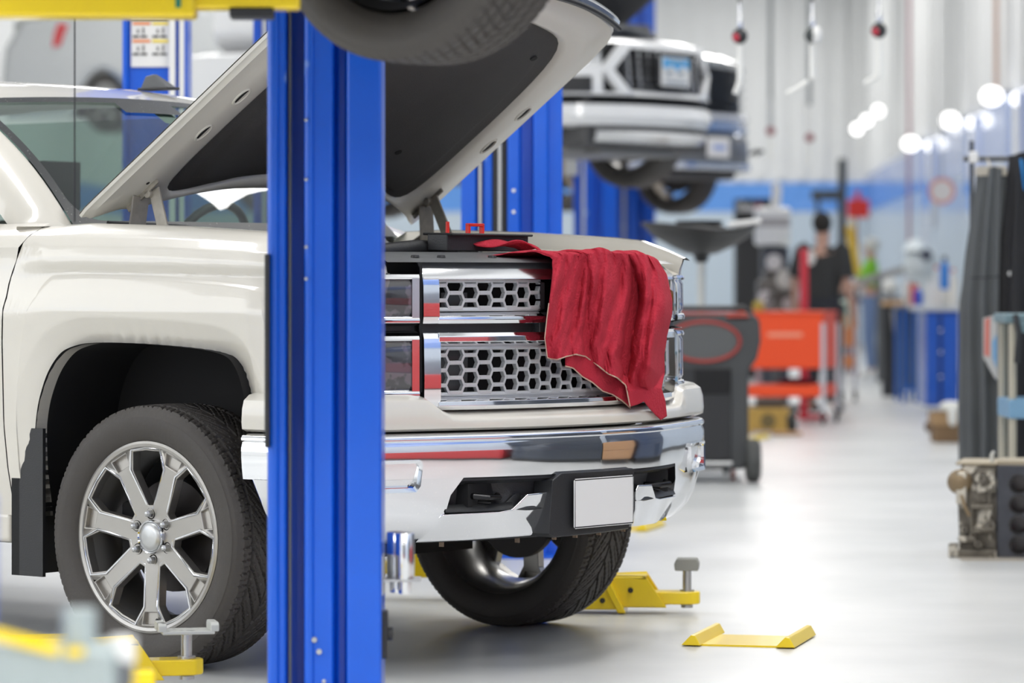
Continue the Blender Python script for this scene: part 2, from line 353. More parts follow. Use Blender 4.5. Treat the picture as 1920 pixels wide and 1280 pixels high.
def fender(sg):
    rows = []; NT, NR = 130, 64
    for i in range(NT + 1):
        t = i / NT; a = tabxy(ARCH, t); o = tabxy(OUT, t); row = []
        row.append((a[0], sg * (Ls(*a, 0) - .045), a[1])); row.append((a[0], sg * (Ls(*a, 0) - .006), a[1]))
        for j in range(NR + 1):
            s_ = j / NR; F = a[0] + (o[0] - a[0]) * s_; H = a[1] + (o[1] - a[1]) * s_
            wd = min(math.hypot(F - q[1], H - q[2]) for q in ARCH[::2]) if s_ < .55 else 9
            row.append((F, sg * Ls(F, H, wd), H))
        row.append((o[0], sg * (Ls(*o) - .02), o[1] - (.0 if o[1] < 1.33 else .0)))
        rows.append(row)
    m = MB().grid(rows)
    rows = []                                   # rolled top edge and the stepped inner flange
    for i in range(41):
        F = -.541 + (.765 + .541) * i / 40; h = lerp(HT, F); e = Ls(F, min(h, 1.372)) if F < .56 else lerp([(.56, .84), (.8, .72)], F)
        e = lerp([(-.54, .885), (.40, .872), (.56, .850), (.7, .825), (.80, .80)], F)
        rows.append([(F, sg * (e + .012), h - .010), (F, sg * (e - .01), h), (F, sg * (e - .03), h - .002), (F, sg * (e - .036), h - .016), (F, sg * (e - .05), h - .036), (F, sg * (e - .055), h - .055), (F, sg * (e - .10), h - .062), (F, sg * (e - .104), h - .10), (F, sg * (e - .125), h - .13)])
    m.add(*(lambda q: (q.v, q.f))(MB().grid(rows)))
    # nose of the fender above the lamps
    rows = []
    for i in range(24):
        t = i / 23; F = .55 + .215 * t
        L = next((l for l, f in reversed(BP) if f >= F), .7); L = lerp([(f, l) for l, f in reversed(BP)], F)
        e = lerp([(-.54, .885), (.40, .872), (.56, .850), (.7, .825), (.80, .80)], F); h = lerp(HT, F)
        rows.append([(F, sg * (L - .004), 1.212), (F, sg * (L - .006), 1.225), (F, sg * (L * .55 + e * .45), (1.225 + h) / 2 + .018), (F, sg * (e + .012), h - .010)])
    m.add(*(lambda q: (q.v, q.f))(MB().grid(rows)))
    return P('fender', m, PEARL, smooth=40)
nf = fender(-1); ff = fender(1)
nf['label'] = 'near front fender with wheel arch'; ff['label'] = 'far front fender with inner flange'
for sg in (-1, 1):
    rows = [[(F, sg * l, H) for l in (.985 if k else .965, .62)] for k, (t, F, H) in enumerate(ARCH)]
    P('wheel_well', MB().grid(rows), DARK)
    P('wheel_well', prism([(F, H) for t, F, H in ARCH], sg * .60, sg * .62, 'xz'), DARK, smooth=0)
    # mudflap
    P('mudflap', MB().box(-.60, -.565, min(sg * .74, sg * .985), max(sg * .74, sg * .985), .262, .74).box(-.60, -.46, min(sg * .972, sg * .985), max(sg * .972, sg * .985), .262, .73), BLACK, smooth=0)
# ---------------- door, cab, bed (only the first stretch of the door is in the photograph)
DP = [(-.605, .45), (-.622, .735), (-.631, 1.0), (-.614, 1.2), (-.571, 1.33), (-.547, 1.378)]
for sg in (-1, 1):
    rows = []
    for i in range(25):
        H = .45 + (1.38 - .45) * i / 24; F0 = lerp([(h, f) for f, h in DP], H)
        rows.append([(F, sg * (Ls(-.62, H) if F > -2.9 else 1.0 + lerp([(.45, -.03), (1.38, -.02)], H)), H) for F in (F0, F0 - .02, -1.2, -1.75, -1.77, -2.4, -2.85, -2.87, -3.1)])
    P('door', MB().grid(rows), PEARL)
    P('door_window', MB().add([(-1.00, sg * .86, 1.40), (-2.80, sg * .86, 1.40), (-2.70, sg * .70, 1.80), (-1.32, sg * .68, 1.80)], [(0, 1, 2, 3)]), GLASS)
    P('door_handle', MB().box(-1.70, -1.52, min(sg * 1.0, sg * 1.03), max(sg * 1.0, sg * 1.03), 1.12, 1.15), CHROME, bevel=.008)
    P('rocker_panel', MB().box(-3.1, -.62, min(sg * .80, sg * .97), max(sg * .80, sg * .97), .36, .46), PEARL, bevel=.02)
    rr = []
    for i in range(17):
        a = math.pi * i / 16; rr.append([(-3.64 - .47 * math.cos(a), sg * 1.0, .44 + .56 * math.sin(a)), (-3.64 - .60 * math.cos(a) * (1.0), sg * 1.0, .44 + .93 * min(1, math.sin(a) * 1.3))])
    P('bed_side', MB().grid(rr).add([(-3.1, sg * 1.0, .45), (-3.1, sg * 1.0, 1.38), (-3.1, sg * .9, 1.38), (-4.8, sg * .9, 1.38), (-4.8, sg * 1.0, 1.38), (-4.8, sg * 1.0, .5), (-4.24, sg * 1.0, .5), (-4.24, sg * 1.0, 1.37), (-3.04, sg * 1.0, 1.37)], [(1, 2, 3, 4), (4, 5, 6, 7)]), PEARL)
P('tailgate', MB().box(-4.84, -4.78, -.98, .98, .55, 1.36), PEARL, bevel=.02)
P('bed_floor', MB().box(-4.8, -3.0, -.96, .96, .80, .86), BLACK)
# windshield, pillars, roof
def wsp(u, v):                                  # u -1..1 across, v 0..1 up
    b = Vector((-.455 + .04 * (1 - u * u) - .04 * abs(u), u * .80, 1.350 + .0 * u)); t = Vector((-1.13 + .13 * (1 - u * u), u * .69, 1.800 + .022 * (1 - u * u)))
    p = b.lerp(t, v); p += Vector((.03, 0, .022)) * math.sin(v * math.pi); return p
P('windshield', MB().grid([[wsp(u / 10, v / 10) for u in range(-10, 11)] for v in range(11)]), GLASS)
fr = MB()
def frit(u0, u1, v0, v1, n=12):
    fr.add(*(lambda q: (q.v, q.f))(MB().grid([[wsp(u0 + (u1 - u0) * i / n, v0 + (v1 - v0) * j / n) + Vector((.004, 0, .004)) for i in range(n + 1)] for j in range(n + 1)])))
frit(-1, -.955, 0, 1); frit(.955, 1, 0, 1); frit(-.96, .96, 0, .07); frit(-.96, .96, .955, 1); frit(-.20, .20, .87, .96)
for s_ in (-1, 1):                                # rounded lower corners of the black border
    rows = []
    for k in range(9):
        a = k / 8 * math.pi / 2; cu, cv = .955 - .12, .07 + .16
        rows.append([wsp(s_ * (cu + .12 * math.cos(a)), cv - .16 * math.sin(a)) + Vector((.004, 0, .004)), wsp(s_ * .96, .065) + Vector((.004, 0, .004))])
    fr.add(*(lambda q: (q.v, q.f))(MB().grid(rows)))
P('windshield_border', fr, mat('dark_frit', (.045, .048, .05), .35, dirt=((.35, .35, .34), 120, .68)))
for s_ in (-1, 1):
    rows = []
    for k in range(13):
        v = k / 12 * 1.02; a = wsp(s_ * 1.0, v); o1 = Vector((-.03 - .02 * v, s_ * .035, .004)); o2 = Vector((-.10 - .05 * v, s_ * .075, -.03 - .01 * v)); o3 = Vector((-.15 - .06 * v, s_ * .078, -.06))
        if k == 0: o2 = Vector((-.03, s_ * .10, .02)); o3 = Vector((-.15, s_ * .12, .02)); o1 = Vector((-.0, s_ * .05, .02))
        rows.append([a + Vector((0, -s_ * .01, -.01)), a, a + o1, a + o2, a + o3])
    P('windshield_pillar', MB().grid(rows), PEARL, smooth=60)
rows = []
for k in range(15):
    F = [-1.0, -1.04, -1.09, -1.16, -1.3, -1.5, -1.8, -2.1, -2.4, -2.6, -2.75, -2.85, -2.9, -2.95, -3.0][k]; hh = lerp([(-3.0, 1.70), (-2.9, 1.80), (-2.7, 1.87), (-2, 1.905), (-1.5, 1.90), (-1.3, 1.885), (-1.16, 1.862), (-1.09, 1.842), (-1.0, 1.818)], F)
    rows.append([(F - .13 * u * u, u * .72 if abs(u) < 1 else u * .745, hh - .012 * u * u - (.04 if abs(u) == 1 else 0)) for u in (-1, -.97, -.9, -.7, -.35, 0, .35, .7, .9, .97, 1)])
P('roof', MB().grid(rows), PEARL, smooth=60)
P('cab_back', MB().box(-3.02, -2.96, -.8, .8, .9, 1.74), PEARL, bevel=.02)
an = prism([(0.02, 0), (-.11, 0), (-.10, .045), (-.06, .052), (.0, .016)], -.028, .028, 'xz').map(lambda x, y, z: (x - 1.30, y * (1 - z * 12) + .47, z + 1.895))
P('roof_antenna', an, GREYP, bevel=.004)
P('antenna_base', MB().cbox((-1.345, .47, 1.893), .15, .07, .010), BLACK, bevel=.004)
# cab interior
sw = MB(); 
ring = [(0, .185 * math.cos(2 * math.pi * k / 28), .185 * math.sin(2 * math.pi * k / 28)) for k in range(29)]
sw.tube(ring, .016, 8, False).tube([(0, -.17, .02), (-.03, 0, 0), (0, .17, .02)], .018, 8).tube([(-.03, 0, 0), (0, 0, -.17)], .018, 8).sphere((-.02, 0, 0), .06, 8)
ro = Matrix.Rotation(R(25), 4, 'Y')
P('steering_wheel', sw.map(lambda x, y, z: ro @ Vector((x, y, z)) + Vector((-1.06, .42, 1.30))), GREYP, smooth=60)
P('dashboard', sweep([(-.72 - .12 * (l / .75) ** 2, l) for l in [-.75 + .1 * k for k in range(16)]], [(.2, 1.30), (.05, 1.33), (-.12, 1.34), (-.22, 1.30), (-.24, 1.0)]), mat('dash_grey', (.16, .17, .16), .7))
for L_ in (-.42, .42):
    s_ = thing_seat = P('seat', MB().box(-1.95, -1.78, L_ - .25, L_ + .25, .8, 1.42).box(-1.90, -1.35, L_ - .26, L_ + .26, .75, .95), mat('grey_leather', (.20, .20, .19), .6), bevel=.05, seg=3)
    P('headrest', MB().box(-1.93, -1.83, L_ - .14, L_ + .14, 1.46, 1.64).tube([(-1.87, L_, 1.40), (-1.87, L_, 1.5)], .012), mat('grey_leather', (0, 0, 0)), s_, bevel=.03, seg=3)
P('inspection_sticker', MB().add([wsp(.02, .80) + Vector((-.01, 0, 0)), wsp(.15, .80) + Vector((-.01, 0, 0)), wsp(.15, .89) + Vector((-.01, 0, 0)), wsp(.02, .89) + Vector((-.01, 0, 0))], [(0, 1, 2, 3)]), mat('pale_sticker', (.72, .78, .72), .6))
mi = P('door_mirror', MB().sphere((-.96, -1.14, 1.47), .14, 10, (.5, .85, 1.05)).bar((-.95, -.95, 1.42), (-.95, -1.1, 1.42), .07, .04), PEARL)
P('mirror_glass', MB().sphere((-1.02, -1.15, 1.47), .11, 8, (.2, .9, 1.05)), CHROME, mi)
# ---------------- cowl, wipers
cw = sweep([(-.37 - .12 * (l / .8) ** 2, l) for l in [-.8 + .1 * k for k in range(17)]], [(-.10, 1.345), (-.02, 1.335), (.035, 1.305), (.06, 1.29), (.10, 1.285), (.13, 1.262), (.16, 1.12)])
P('cowl', cw, BLACK, smooth=30)
def vent(l0, l1):
    m = MB(); n = int((l1 - l0) / .011)
    for k in range(n + 1):
        l = l0 + (l1 - l0) * k / n; f = -.37 - .12 * (l / .8) ** 2
        m.bar((f + .04, l, 1.318), (f - .012, l, 1.352), .004, .006)
    for q, z in ((.04, 1.318), (-.012, 1.352)):
        m.tube([(-.37 - .12 * ((l0 + (l1 - l0) * k / 8) / .8) ** 2 + q, l0 + (l1 - l0) * k / 8, z) for k in range(9)], .006, 6)
    P('cowl_vent', m, mat('vent_grey', (.16, .165, .165), .5), smooth=0)
vent(-.66, -.20); vent(-.18, .28); vent(.30, .68)
for l0, l1, h0 in ((-.10, -.66, .03), (.55, -.0, .03)):
    P('wiper', MB().tube([(-.38, l0, 1.345), (-.42 - .04, (l0 + l1) / 2, 1.375), (-.46 - .05 * abs(l1), l1, 1.385)], [.014, .009, .006], 8).bar((-.44, l0 - .02, 1.362), (-.49 - .05 * abs(l1), l1 - .06, 1.372), .012, .02), BLACK)
# ---------------- engine bay
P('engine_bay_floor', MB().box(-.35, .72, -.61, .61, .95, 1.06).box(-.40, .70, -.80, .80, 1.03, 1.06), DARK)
P('engine_bay_wall', MB().box(-.42, -.36, -.78, .78, 1.04, 1.27), BLACK)
P('engine_cover', MB().box(-.20, .45, -.28, .28, 1.0, 1.22).box(-.1, .4, -.14, .14, 1.2, 1.25), GREYP, bevel=.03, seg=3)
P('coolant_tank', MB().box(.1, .45, .40, .66, 1.02, 1.235), mat('milky_plastic', (.55, .56, .52), .4), bevel=.03, seg=3)
rs = sweep(span(gB, -.82 + .07, .75, 30), [(-.02, 1.252), (-.05, 1.262), (-.14, 1.272), (-.22, 1.285), (-.26, 1.27), (-.30, 1.20), (-.31, 1.1)])
P('radiator_cover', rs, mat('radiator_cover_grey', (.15, .155, .16), .38, var=.3, vscale=9), smooth=35)
for L_ in (-.6, -.52, -.34, -.1, .14, .33, .5): P('cover_clip', MB().lathe([(.001, .008), (.012, .007), (.014, 0)], 12, 'z', (gB(L_) - .10, L_, 1.267)), BLACK)
P('radiator_hose', MB().tube([(.55, -.62, 1.28), (.60, -.42, 1.30), (.56, -.2, 1.295), (.42, -.08, 1.26)], .024, 12), BLACK)
P('air_duct', MB().tube([(.30, -.60, 1.25), (.18, -.44, 1.30), (-.05, -.34, 1.27)], [.07, .07, .05], 14), GREYP)
# long black cover with the red battery clip
bb = thing('battery_cover_tray', 'long black plastic cover with red clip lying on the radiator support', 'car part', (0, 0, 0)); bb.parent = None
def TW(F, L, H): return Vector((TX + math.cos(TA) * F - math.sin(TA) * L, TY + math.sin(TA) * F + math.cos(TA) * L, H))
bb.location = TW(.60, -.12, 1.29); bb.rotation_euler = (0, R(1), TA)
obj('tray', MB().box(.02, .10, -.27, .14, .0, .052).box(.0, .12, -.27, .14, .048, .056), BLACK, bb, bevel=.006)
rc = MB().box(-.03, .0, -.12, .16, .03, .055).box(-.03, -.022, -.12, -.108, .055, .092)
rc.box(-.03, -.015, -.02, -.01, .05, .085).box(-.03, -.015, .05, .06, .05, .085).box(-.03, -.015, -.02, .06, .078, .088)
obj('red_clip', rc, REDP, bb, bevel=.002)
obj('clear_tab', MB().box(.06, .07, .142, .16, -.02, .05), CLEAR, bb)
# ---------------- hood
HA = R(34.6); HP0 = Vector((-.455, 0, 1.40))
def hm(p, L, h): return Vector((HP0.x + p * math.cos(HA) - h * math.sin(HA), L, HP0.z + p * math.sin(HA) + h * math.cos(HA)))
loop = []
def hl_front(L): return 1.15 + .16 * (1 - (abs(L) / .79) ** 2.2)
for k in range(25): L = -.73 + 1.46 * k / 24; loop.append((hl_front(L), L))
loop += [(1.135, .775), (1.09, .805), (1.0, .815)] + [(.9 - .1 * k, .818 + .015 * k / 8) for k in range(9)] + [(.04, .833), (.0, .825)]
for k in range(33): L = .80 - 1.60 * k / 32; loop.append((.20 * (1 - (abs(L) / .82) ** 3.2), L))
loop += [(.0, -.825), (.04, -.833)] + [(.1 + .1 * k, -.833 + .015 * k / 8) for k in range(9)] + [(1.0, -.815), (1.09, -.805), (1.135, -.775)]
def inset(d, front=0., rear=0.):
    out = []; n = len(loop)
    for i, (p, L) in enumerate(loop):
        a = loop[i - 2]; b = loop[(i + 2) % n]; tx, ty = b[0] - a[0], b[1] - a[1]; q = math.hypot(tx, ty); nx, ny = ty / q, -tx / q
        if (p - .62) * nx + L * ny > 0: nx, ny = -nx, -ny
        dd = d * (1 + front * .35 * max(0, min(1, (p - .95) / .2))) * (1 + (.95 if d > .04 and .12 < p < .98 and abs(L) > .79 else 0)) * (1 + (rear if p < .25 and abs(L) < .74 else 0))
        out.append((p + nx * dd, L + ny * dd))
    return out
def relax(l, n=4):
    for _ in range(n): l = [((l[i - 1][0] + 2 * l[i][0] + l[(i + 1) % len(l)][0]) / 4, (l[i - 1][1] + 2 * l[i][1] + l[(i + 1) % len(l)][1]) / 4) for i in range(len(l))]
    return l
def liner_pt(p, L):
    if abs(L) > .80 or p > hl_front(L) - .001: q = .13 + max(0, p) * (1.05 - .13) / 1.14 if abs(L) > .76 else p - .12
    else: q = p + .095
    return q, L * .765
LNR = relax([liner_pt(p, L) for p, L in loop], 14)
def ring(s_, ex=1.):
    return [(a[0] * (1 - s_) + b[0] * s_, a[1] * (1 - s_) + b[1] * s_) for a, b in zip(relax(list(loop), int(10 * s_)), LNR)]
def rin(k): return [(.62 + (p - .62) * k, L * k) for p, L in LNR]
rings = [(0, .006), (.01, -.004), (.06, -.008), (.09, -.018), (.30, -.022), (.40, -.033), (.62, -.035), (.86, -.033), (.94, -.028), (1.0, -.018)]
rows = [[hm(p, L, h) for p, L in ring(s_)] for s_, h in rings]
rows_b = [[hm(p, L, h) for p, L in relax(inset(.0, 0), 0)] for h in (.006, .010)]
hood = P('hood', MB().grid(rows, True), PEARLIN, smooth=50)
top = MB().grid([[hm(*(lambda q: (q[0], q[1], .010 + .05 * math.sin(min(1, s_) * math.pi / 2)))(((lambda p, L: (p + (.62 - p) * s_, L * (1 - s_)))(p, L)))) for p, L in loop] for s_ in (0, .03, .08, .16, .3, .5, .75, .999)], True)
P('hood_skin', top, PEARL, hood, smooth=60)
li = [[hm(p, L, h) for p, L in rin(k)] for k, h in ((1.004, -.016), (.965, -.022), (.90, -.020), (.865, -.032), (.84, -.036))]
c0 = [hm(p, L, -.038) for p, L in rin(.45)]; c1 = [hm(.62, 0, -.038)] * len(loop)
P('hood_liner', MB().grid(li + [c0, [hm(.62 + (p - .62) * .01, L * .01, -.038) for p, L in loop]], True), LINER, hood, smooth=50)
def oval(p, L, a, b, h, m, nm, rim=True):
    pts = [(p + a * math.cos(t * math.pi / 8) + (a * .0), L + b * math.sin(t * math.pi / 8)) for t in range(16)]
    mb = MB().add([hm(x, y, h) for x, y in pts] + [hm(x, y, h + .004) for x, y in pts], [tuple(range(16))] + [(k, (k + 1) % 16, (k + 1) % 16 + 16, k + 16) for k in range(16)])
    P(nm, mb, m, hood, smooth=0)
    if rim: P('slot_rim', MB().tube([hm(p + (a + .006) * math.cos(t * math.pi / 10), L + (b + .006) * math.sin(t * math.pi / 10), h) for t in range(21)], .004, 6, False), PEARLIN, hood)
for sg in (-1, 1):
    oval(.70, sg * .715, .033, .012, -.0345, DARK, 'slot'); oval(.51, sg * .72, .033, .012, -.0345, DARK, 'slot'); oval(.235, sg * .735, .007, .006, -.0345, DARK, 'slot', False)
    oval(.46, sg * .28, .012, .014, -.041, DARK, 'liner_clip', False); oval(1.0, sg * .45, .012, .014, -.041, DARK, 'liner_clip', False)
fe = span(hl_front, -.74, .74, 30)
def hsweep(sec): return MB().grid([[hm(p + o, L, h) for o, h in sec] for p, L in fe], False)
P('hood_front_trim', hsweep([(-.01, .03), (.012, .026), (.022, .008), (.022, -.010), (.010, -.022)]), CHROME, hood, smooth=40)
P('hood_seal', MB().tube([hm(p + .004, L, -.026) for p, L in fe], .011, 8), BLACK, hood)
P('latch_striker', MB().box(-.012, .012, -.018, .018, 0, .035).map(lambda x, y, z: hm(1.22 + x, y, -.03 - z)), BLACK, hood, bevel=.003)
# hinges
for sg in (-1, 1):
    m = MB(); a = hm(.20, sg * .715, -.02); 
    m.bar(hm(.26, sg * .715, -.03), hm(.10, sg * .715, -.035), .035, .010, (1, 0, .3))
    m.bar(hm(.17, sg * .715, -.04), (-.30, sg * .735, 1.31), .006, .075, (1, 0, 1)).bar((-.30, sg * .735, 1.36), (-.44, sg * .735, 1.28), .006, .07, (1, 0, 1))
    m.bar(hm(.22, sg * .70, -.045), (-.17, sg * .72, 1.30), .008, .045, (1, 0, 0)).bar((-.17, sg * .72, 1.34), (-.13, sg * .72, 1.24), .008, .06, (1, 0, 0))
    for q in (hm(.20, sg * .70, -.05), (-.20, sg * .715, 1.355)): m.lathe([(.001, -.02), (.014, -.02), (.014, .012), (.001, .012)], 12, 'y', tuple(q))
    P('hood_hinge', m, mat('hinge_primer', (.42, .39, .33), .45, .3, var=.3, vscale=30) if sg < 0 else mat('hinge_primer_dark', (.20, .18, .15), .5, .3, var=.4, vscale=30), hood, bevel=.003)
P('hinge_spring', MB().lathe([(.001, -.012), (.055, -.012), (.055, .012), (.001, .012)], 24, 'y', (-.10, .72, 1.27)), BLACK)
# ---------------- grille
GR = thing('grille', '', ''); GR.parent = truck
for k in ('label', 'category'): del GR[k]
G = lambda n, mb, m, **k: obj(n, mb, m, GR, **k)
G('top_bar', sweep(span(gB, -.650, .650, 26), [(-.10, 1.262), (-.055, 1.260), (-.004, 1.216), (.002, 1.200), (-.05, 1.196)]), CHROMEB, bevel=.003)
for sg in (-1, 1):
    G('side_bar', sweep(span(gB, .605, .652, 2), [(-.10, 1.262), (-.055, 1.258), (-.004, 1.216), (.004, 1.18), (.006, 1.09), (.0, 1.066), (-.03, 1.064)]) if sg > 0 else sweep(span(gB, -.652, -.605, 2), [(-.10, 1.262), (-.055, 1.258), (-.004, 1.216), (.004, 1.18), (.006, 1.09), (.0, 1.066), (-.03, 1.064)]), CHROME, bevel=.004)
    lo_ = [(-.03, 1.042), (.0, 1.040), (.008, 1.02), (.012, .90), (.010, .84), (-.0, .81), (-.04, .80)]
    G('side_bar', sweep(span(gB, min(sg * .603, sg * .652), max(sg * .603, sg * .652), 2), lo_), CHROME, bevel=.004)
    rows = sweep(span(gB, min(sg * .590, sg * .607), max(sg * .590, sg * .607), 1), [(-.05, 1.2), (-.05, 1.08)])
    G('inner_post', rows, CHROME)
    rows = sweep(span(gB, min(sg * .588, sg * .606), max(sg * .588, sg * .606), 1), [(-.05, 1.0), (-.05, .84)])
    G('inner_post', rows, CHROME)
for l0, l1 in ((-.608, -.225), (.225, .608)):
    G('crossbar', sweep(span(gB, l0, l1, 12), [(-.05, 1.107), (-.035, 1.106), (.004, 1.088), (.006, 1.078), (.0, 1.066), (-.05, 1.064)], True), CHROME, bevel=.002)
    G('crossbar', sweep(span(gB, l0, l1, 12), [(-.05, 1.040), (.002, 1.040), (.010, 1.028), (.010, 1.012), (-.03, .995), (-.05, .99)], True), CHROME, bevel=.002)
G('lower_bar', sweep(span(gB, -.608, .608, 24), [(-.05, .852), (-.035, .850), (.008, .832), (.010, .818), (-.0, .806), (-.05, .80)], True), CHROME, bevel=.002)
G('centre_emblem_base', sweep(span(gB, -.25, .25, 8), [(-.03, 1.10), (.0, 1.09), (.004, 1.02), (-.03, 1.0)], True), BLACK, bevel=.003)
for sg in (-1, 1): G('inner_post', sweep(span(gB, *sorted((sg * .213, sg * .232)), 1), [(-.05, 1.2), (-.012, 1.19), (-.012, 1.11), (-.05, 1.10)]), BLACK)
G('center_gap', sweep(span(gB, -.652, .652, 24), [(-.03, 1.066), (-.03, 1.040)]), BLACK)
def hexes(Lr, Hr, skip=None):
    m = MB(); pu, ph, wa, wb_ = .0485, .0455, .0195, .0290; es = {}
    for i in range(-16, 17):
        for j in range(-1, 8):
            cx, cz = i * pu, Hr[0] + .004 + j * ph + (ph / 2 if i % 2 else 0)
            vs = [(cx - wa, cz + ph / 2), (cx + wa, cz + ph / 2), (cx + wb_, cz), (cx + wa, cz - ph / 2), (cx - wa, cz - ph / 2), (cx - wb_, cz)]
            for k in range(6):
                a, b = vs[k], vs[(k + 1) % 6]; key = tuple(sorted([(round(a[0], 3), round(a[1], 3)), (round(b[0], 3), round(b[1], 3))])); es[key] = (a, b, k in (0, 3))
    for (a, b, fl) in es.values():
        if a[0] > b[0]: a, b = b, a
        x0, x1 = Lr; z0, z1 = Hr
        if b[0] <= x0 or a[0] >= x1 or max(a[1], b[1]) < z0 + .001 or min(a[1], b[1]) > z1 - .001: continue
        def cl(p, q):                            # clip to the opening
            t = 0
            if p[0] < x0 and q[0] != p[0]: t = max(t, (x0 - p[0]) / (q[0] - p[0]))
            if p[0] > x1 and q[0] != p[0]: t = max(t, (x1 - p[0]) / (q[0] - p[0]))
            if p[1] < z0 and q[1] != p[1]: t = max(t, (z0 - p[1]) / (q[1] - p[1]))
            if p[1] > z1 and q[1] != p[1]: t = max(t, (z1 - p[1]) / (q[1] - p[1]))
            return (p[0] + (q[0] - p[0]) * t, p[1] + (q[1] - p[1]) * t)
        if skip and skip[0] < (a[0] + b[0]) / 2 < skip[1]: continue
        a2, b2 = cl(a, b), cl(b, a); wz = .0125 if fl else .0078
        m.bar((gB(a2[0]) - .033, a2[0], a2[1]), (gB(b2[0]) - .033, b2[0], b2[1]), .019, wz)
        if fl: m.bar((gB(a2[0]) - .0235, a2[0], a2[1]), (gB(b2[0]) - .0235, b2[0], b2[1]), .004, .0085)
    for z in Hr:
        for l0, l1 in ([(Lr[0], skip[0]), (skip[1], Lr[1])] if skip else [Lr]): m.tube([(gB(l0 + (l1 - l0) * k / 16) - .030, l0 + (l1 - l0) * k / 16, z) for k in range(17)], .007, 6)
    return m
for hx0, hx1 in ((-.595, -.215), (.215, .595)): G('mesh_panel', hexes((hx0, hx1), (1.110, 1.196)), mat('grille_silver', (.60, .61, .62), .35, .35), smooth=0, bevel=.0012, seg=1)
G('mesh_panel', hexes((-.595, .595), (.853, .992)), mat('grille_silver', (0, 0, 0)), smooth=0, bevel=.0012, seg=1)
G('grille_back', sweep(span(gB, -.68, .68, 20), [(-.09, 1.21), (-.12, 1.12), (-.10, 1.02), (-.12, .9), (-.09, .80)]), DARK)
G('shutter', sweep(span(gB, -.56, -.47, 2), [(-.085, 1.16), (-.08, 1.0), (-.085, .86)]), GREYP)
# ---------------- headlights: two stacked lamps on each side
for sg in (-1, 1):
    pl = [p for p in full(BP) if (.660 <= sg * p[1]) and p[0] > .555]
    for z0, z1, nm in ((1.083, 1.207, 'headlight'), (.862, 1.022, 'headlight')):
        sec = [(-.02, z1 + .010), (.004, z1 + .008), (.008, z1), (.006, z1 - .006), (-.012, z1 - .010)]
        h = P(nm, sweep(pl, sec), CHROME, smooth=40)
        obj('bezel', sweep(pl, [(-.012, z0 + .012), (.006, z0 + .004), (.010, z0 - .004), (.008, z0 - .014), (-.02, z0 - .018)]), CHROME, h, smooth=40)
        e = pl[-1] if sg < 0 else pl[0]; L0 = e[1]
        obj('bezel', sweep(span(gB, min(L0, L0 - sg * .0) , L0 + .022, 2) if sg > 0 else span(gB, L0 - .022, L0, 2), [(-.01, z1), (.007, z1), (.007, z0), (-.01, z0)]), CHROME, h)
        inner = [p for p in pl if sg * p[1] > .678]
        obj('reflector', sweep(inner, [(-.06, z1 - .01), (-.09, (z0 + z1) / 2), (-.06, z0 + .01)]), LAMPG if sg < 0 else CHROMEB, h)
        obj('lens', sweep(inner, [(-.004, z1 - .006), (.003, z1 - .02), (.004, z0 + .02), (-.004, z0 + .006)]), mat('dark_lens', (.05, .05, .055), .05, 0, 1., dirt=((.13, .11, .13), 12, .5)) if sg < 0 else CLEAR, h)
        if z0 > 1: obj('turn_bulb', MB().sphere((gB(.84) - .06, sg * .84, (z0 + z1) / 2), .025, 8), mat('amber_bulb', (.8, .3, .05), .3), h)
    P('headlight_divider', sweep(pl, [(.0, 1.066), (-.03, 1.06), (-.03, 1.046), (.0, 1.04)]), BLACK)
P('headlight_gap', sweep([p for p in span(gB, -.660, -.652, 1)], [(-.004, 1.25), (-.004, .86)]), DARK)
# ---------------- painted valance between grille and bumper
def vrow(F, L, a, b):
    t_ = lerp([(.57, .803), (.60, .808), (.66, .852), (.70, .862)], abs(L)); tx, ty = b[0] - a[0], b[1] - a[1]; n = math.hypot(tx, ty); nx, ny = ty / n, -tx / n
    return [(F + nx * o, L + ny * o, h) for o, h in [(-.17, t_ + .004), (-.06, t_), (-.022, t_ - .008), (.002, min(.838, t_ - .016)), (.010, min(.812, t_ - .024)), (.013, .772), (.010, .752), (-.01, .744), (-.06, .742)]]
vp = full(UP); P('valance', MB().grid([vrow(*vp[i], vp[max(i - 1, 0)], vp[min(i + 1, len(vp) - 1)]) for i in range(len(vp))]), PEARL, smooth=35)
